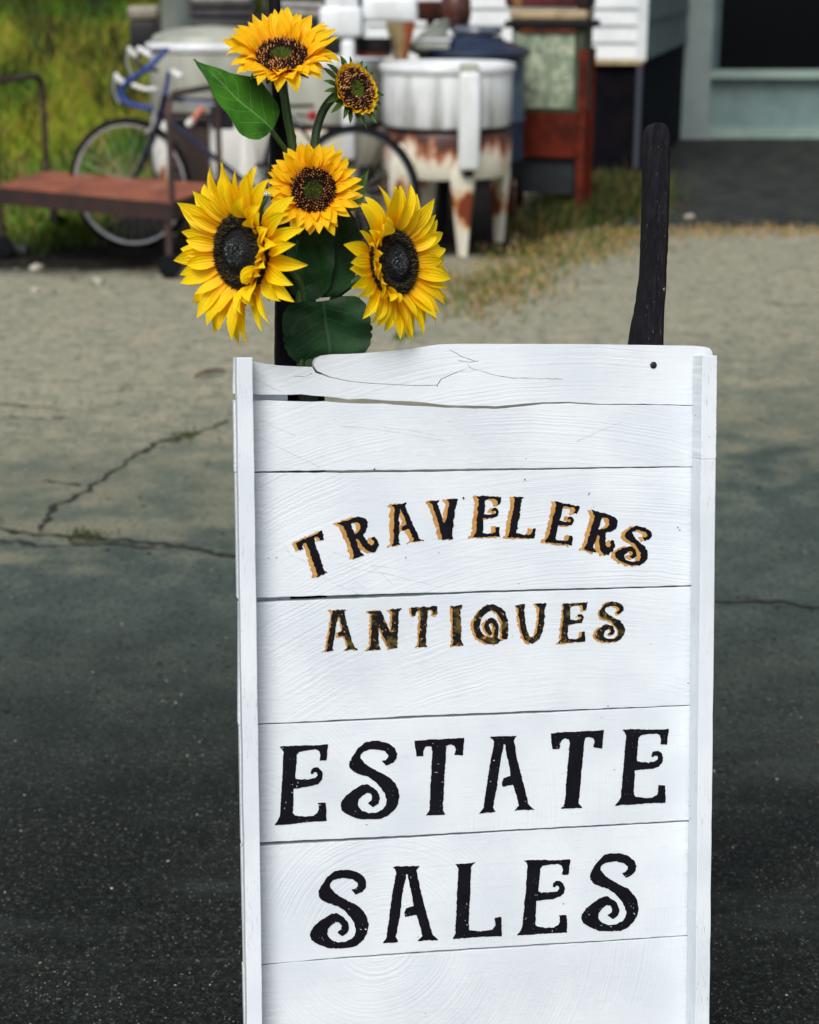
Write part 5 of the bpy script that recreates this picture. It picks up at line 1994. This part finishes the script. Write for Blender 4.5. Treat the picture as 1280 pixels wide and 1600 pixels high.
def leaf(parent, base, tip, width, normal, mat, fold=.25, droop=.15, prof=None, scallop=0.0, nt=26, ns=10, name='leaf', seed=0):
    base, tip = Vector(base), Vector(tip)
    ax = tip - base
    L = ax.length
    ax.normalize()
    n = Vector(normal)
    n = (n - ax * n.dot(ax)).normalized()
    sd = ax.cross(n)
    prof = prof or [(0, .12), (.06, .5), (.18, .85), (.32, 1.0), (.5, .86), (.7, .5), (.85, .24), (.95, .08), (1, .0)]
    pt, pw = zip(*prof)
    ph = random.Random(seed).uniform(0, 6)
    vs, uv, fs = [], [], []
    off = root_of(parent).location
    for i in range(nt + 1):
        t = i / nt
        w = float(np.interp(t, pt, pw)) * width
        w *= 1 + scallop * abs(math.sin(t * math.pi * 8))
        for k in range(ns + 1):
            s = -1 + 2 * k / ns
            q = base + ax * (L * t) + sd * (s * w) + n * (fold * abs(s) * w - droop * L * t * t + .07 * width * math.sin(t * 9 + s * 3 + ph) + .06 * width * s * s * math.sin(t * 17 + ph))
            if scallop:
                q += ax * (.12 * w * (s * s) * (-1 if t < .3 else .4))
            vs.append(tuple(q - off))
            uv.append((s, t))
    for i in range(nt):
        for k in range(ns):
            a = i * (ns + 1) + k
            fs.append((a, a + 1, a + ns + 2, a + ns + 1))
    me = bpy.data.meshes.new(name)
    me.from_pydata(vs, [], fs)
    ul = me.uv_layers.new(name='UVMap')
    idx = np.zeros(len(me.loops), int)
    me.loops.foreach_get('vertex_index', idx)
    ul.data.foreach_set('uv', np.array(uv)[idx].ravel())
    me.materials.append(mat)
    me.shade_smooth()
    return link_mesh(name, me, parent)


PXM = .000768                                            # metres per pixel at the flowers


def sunflower(px, py, depth, normal, roll, Rd, Lp, Wp, n1, n2, lift, mat, style, label, seed, stem_px, foot, shape=None, sepals=16, sep_len=.5, sep_lift=.1):
    rng = random.Random(seed)
    c = SW(px, py, depth)
    fr = frame_of(normal, roll)
    st = thing('sunflower', SW(foot[0], foot[1], depth + .03), label, 'sunflower', 'artificial sunflowers above the sign')
    off = Vector(st.location)
    Rd, Lp, Wp = Rd * PXM, Lp * PXM, Wp * PXM
    cl = c - off
    # disc
    if style == 'brown':
        dome = lambda q: Rd * (.20 * (1 - q * q) - .16 * math.exp(-(q / .38) ** 2) + .06)
    else:
        dome = lambda q: Rd * (.34 * (1 - q ** 3) - .34 * math.exp(-((q - .55) / .20) ** 2) * .42 + .02)
    prof = [(Rd * q, dome(q)) for q in np.linspace(1, .0001, 14)]
    prof = [(Rd * .5, -.25 * Rd), (Rd * .97, -.12 * Rd)] + prof
    m = MB()
    m.lathe(c, prof, 40, fr)
    disc = m.build('disc', DISC_B if style == 'brown' else DISC_K, st)
    if style == 'brown':
        pts = phyllo(Rd * .42, Rd * .98, 210, dome, Rd)
        bumps('florets', SEED_D, fr, c, pts, Rd * .13, disc, 1.9, seed)
        lp = [(x * 1.0, y * 1.0, z + Rd * .13, s) for x, y, z, s in pts if rng.random() < .72]
        bumps('floret_tips', SEED_L, fr, c, lp, Rd * .072, disc, 1.3, seed + 1)
        bumps('centre_fuzz', FUZZ_G, fr, c, phyllo(0, Rd * .42, 150, dome, Rd), Rd * .07, disc, 1.6, seed + 2)
    else:
        pts = phyllo(Rd * .60, Rd * 1.0, 900, dome, Rd)
        bumps('florets', FUZZ_K, fr, c, pts, Rd * .06, disc, 2.0, seed)
        lp = [(x, y, z + Rd * .05, s) for x, y, z, s in phyllo(Rd * .62, Rd * 1.0, 620, dome, Rd) if rng.random() < .62]
        bumps('floret_tips', FUZZ_O, fr, c, lp, Rd * .04, disc, 2.4, seed + 1)
        bumps('seed_bed', DISC_K, fr, c, phyllo(Rd * .36, Rd * .60, 260, dome, Rd), Rd * .05, disc, 1.0, seed + 2)
        bumps('seeds', SLATE, fr, c, phyllo(0, Rd * .36, 170, dome, Rd), Rd * .055, disc, .7, seed + 2)
    # petals: three rings
    rings = [(n1, 1.0, 0.0, 0.0), (n2, .92, .16, .02), (max(3, n2 // 2), .66, .42, .05)]
    for ri, (n, lk, dl, dz) in enumerate(rings):
        for k in range(n):
            th = 2 * math.pi * (k + .5 * ri + rng.uniform(-.22, .22)) / n
            L = Lp * lk * rng.uniform(.90, 1.07)
            W = Wp * rng.uniform(.8, 1.15) * (.9 if ri == 2 else 1)
            lf = lift + dl + rng.uniform(-.16, .16)
            cu = rng.uniform(.1, .8)
            tw = rng.uniform(-.5, .5)
            tr = rng.uniform(.05, .5)
            if shape:
                L, W, lf, cu, tw = shape(th, ri, L, W, lf, cu, tw, rng)
            if L <= 0:
                continue
            me = petal_mesh('petal', mat, fr, cl, Rd * (.93 - .02 * ri), th, L, W, lf, cu, tw, tr, rng, z0=dz * Rd)
            link_mesh('petal', me, st)
    # sepals and the cup behind
    for k in range(sepals):
        th = 2 * math.pi * (k + rng.uniform(-.3, .3)) / sepals
        me = petal_mesh('sepal', SEPAL, fr, cl, Rd * .8, th, Lp * sep_len * rng.uniform(.8, 1.2), Wp * .5, sep_lift + rng.uniform(-.2, .2), rng.uniform(-.1, .6), rng.uniform(-.4, .4), .3, rng, 6, 2, z0=-.12 * Rd)
        link_mesh('sepal', me, st)
    m = MB()
    m.lathe(c, [(Rd * .14, -.62 * Rd), (Rd * .3, -.52 * Rd), (Rd * .7, -.3 * Rd), (Rd * .95, -.12 * Rd), (Rd * .5, -.1 * Rd)], 24, fr)
    m.build('calyx', SEPAL, st)
    # stem: from the back of the head down to its foot
    nb = Vector(normal).normalized()
    pts = [c - nb * Rd * .5, c - nb * (Rd * .62 + .012)] + [SW(x, y, d) for x, y, d in stem_px]
    m = MB()
    m.tube(spline(pts, 7), .0052, 10)
    m.build('stem', STEM, st)
    return st, c, fr


# top flower, tilted up to the sky
f1, c1, _ = sunflower(441, 91, .005, (.02, -.56, .83), 0, 40, 56, 10.5, 25, 22, .52, PET_O, 'brown', 'topmost golden sunflower facing up, with a brown seed ring and green centre', 51,
                      [(443, 140, .015), (449, 180, .02), (458, 235, .03), (466, 330, .035), (470, 560, .036), (474, 650, .036)], (474, 650),
                      lambda th, ri, L, W, lf, cu, tw, rng: (L * (1.0 if math.sin(th) > -.3 else .82), W, lf + (.12 if math.sin(th) > 0 else .0), cu * (.7 if math.sin(th) > 0 else 1.9), tw))
# half-open bud
f2, c2, _ = sunflower(553, 141, .0, (.64, -.66, .38), .25, 35, 13, 8.5, 20, 12, .9, PET_O, 'brown', 'small half-open sunflower bud with short petals and spiky green sepals', 52,
                      [(524, 150, .03), (508, 168, .035), (497, 195, .035), (492, 228, .035), (486, 330, .037), (482, 560, .037), (482, 650, .037)], (482, 650), None, 22, 2.2, .25)
# middle flower
f3, c3, _ = sunflower(490, 298, -.012, (.04, -.90, .36), 0, 36, 42, 8.6, 27, 24, .42, PET_O, 'brown', 'middle golden sunflower facing the camera between the two big dark-eyed ones', 53,
                      [(492, 330, .03), (488, 420, .037), (486, 560, .037), (488, 650, .037)], (488, 650))


def curl_side(sgn, k_short):
    def f(th, ri, L, W, lf, cu, tw, rng):
        k = math.cos(th) * sgn
        q = rng.random()
        if k > .35 and (ri >= 1 or q < .15):
            return L * k_short * rng.uniform(.75, 1.1), W * 1.05, lf + rng.uniform(.5, 1.1), cu + rng.uniform(.5, 1.6), tw + rng.uniform(-1, 1)
        if k > .2:
            return L * (k_short + .2), W, lf + .1, cu + .3, tw
        return L * rng.uniform(.95, 1.06), W * .95, lf, cu, tw
    return f


curl_right, curl_left = curl_side(1, .74), curl_side(-1, .62)


f4, c4, _ = sunflower(380, 393, -.035, (-.66, -.74, .08), -.12, 58, 82, 12.4, 32, 28, .28, PET_Y, 'black', 'large yellow sunflower with a black eye, at the left, turned to the left', 54,
                      [(440, 405, .02), (468, 440, .03), (478, 480, .036), (480, 560, .037), (480, 650, .037)], (480, 650), curl_right)
f5, c5, _ = sunflower(613, 411, -.02, (.76, -.63, .18), .16, 53, 75, 11.8, 31, 27, .24, PET_Y, 'black', 'large yellow sunflower with a black eye, at the right, turned to the right', 55,
                      [(575, 425, .02), (545, 446, .03), (522, 468, .036), (500, 520, .037), (492, 560, .037), (490, 650, .037)], (490, 650), curl_left)

# leaves
leaf(f1, SW(424, 203, .012), SW(307, 89, -.005), 44 * PXM, (.35, -.75, .62), LEAF_L, .12, .05, [(0, .3), (.03, .68), (.1, .95), (.22, 1.08), (.38, 1.04), (.52, .84), (.66, .56), (.82, .28), (.94, .09), (1, 0)], seed=1)
m = MB()
m.tube(spline([SW(424, 203, .012), SW(436, 220, .02), SW(450, 240, .028), SW(461, 268, .033)], 5), .0032, 8)
m.build('leaf_stalk', STEM, f1)
leaf(f3, SW(494, 462, .03), SW(540, 318, .012), 50 * PXM, (.1, -.96, .1), LEAF_D, .12, .02, [(0, .2), (.06, .6), (.2, .92), (.45, 1.0), (.7, .8), (.88, .45), (1, 0)], seed=2)
leaf(f3, SW(478, 470, .032), SW(496, 330, .02), 40 * PXM, (-.2, -.95, .1), LEAF_D, .15, .02, [(0, .2), (.06, .6), (.2, .92), (.45, 1.0), (.7, .8), (.88, .45), (1, 0)], seed=3)
leaf(f5, SW(505, 470, .024), SW(519, 577, .030), 66 * PXM, (.1, -.97, .18), LEAF_D, .10, .03, [(0, .45), (.03, .68), (.1, .86), (.25, .98), (.45, 1.02), (.62, .98), (.76, .86), (.88, .62), (.96, .3), (1, .0)], .055, seed=4)
leaf(f5, SW(545, 330, .03), SW(577, 262, .02), 13 * PXM, (.2, -.95, .2), SEPAL, .15, .02, seed=5)
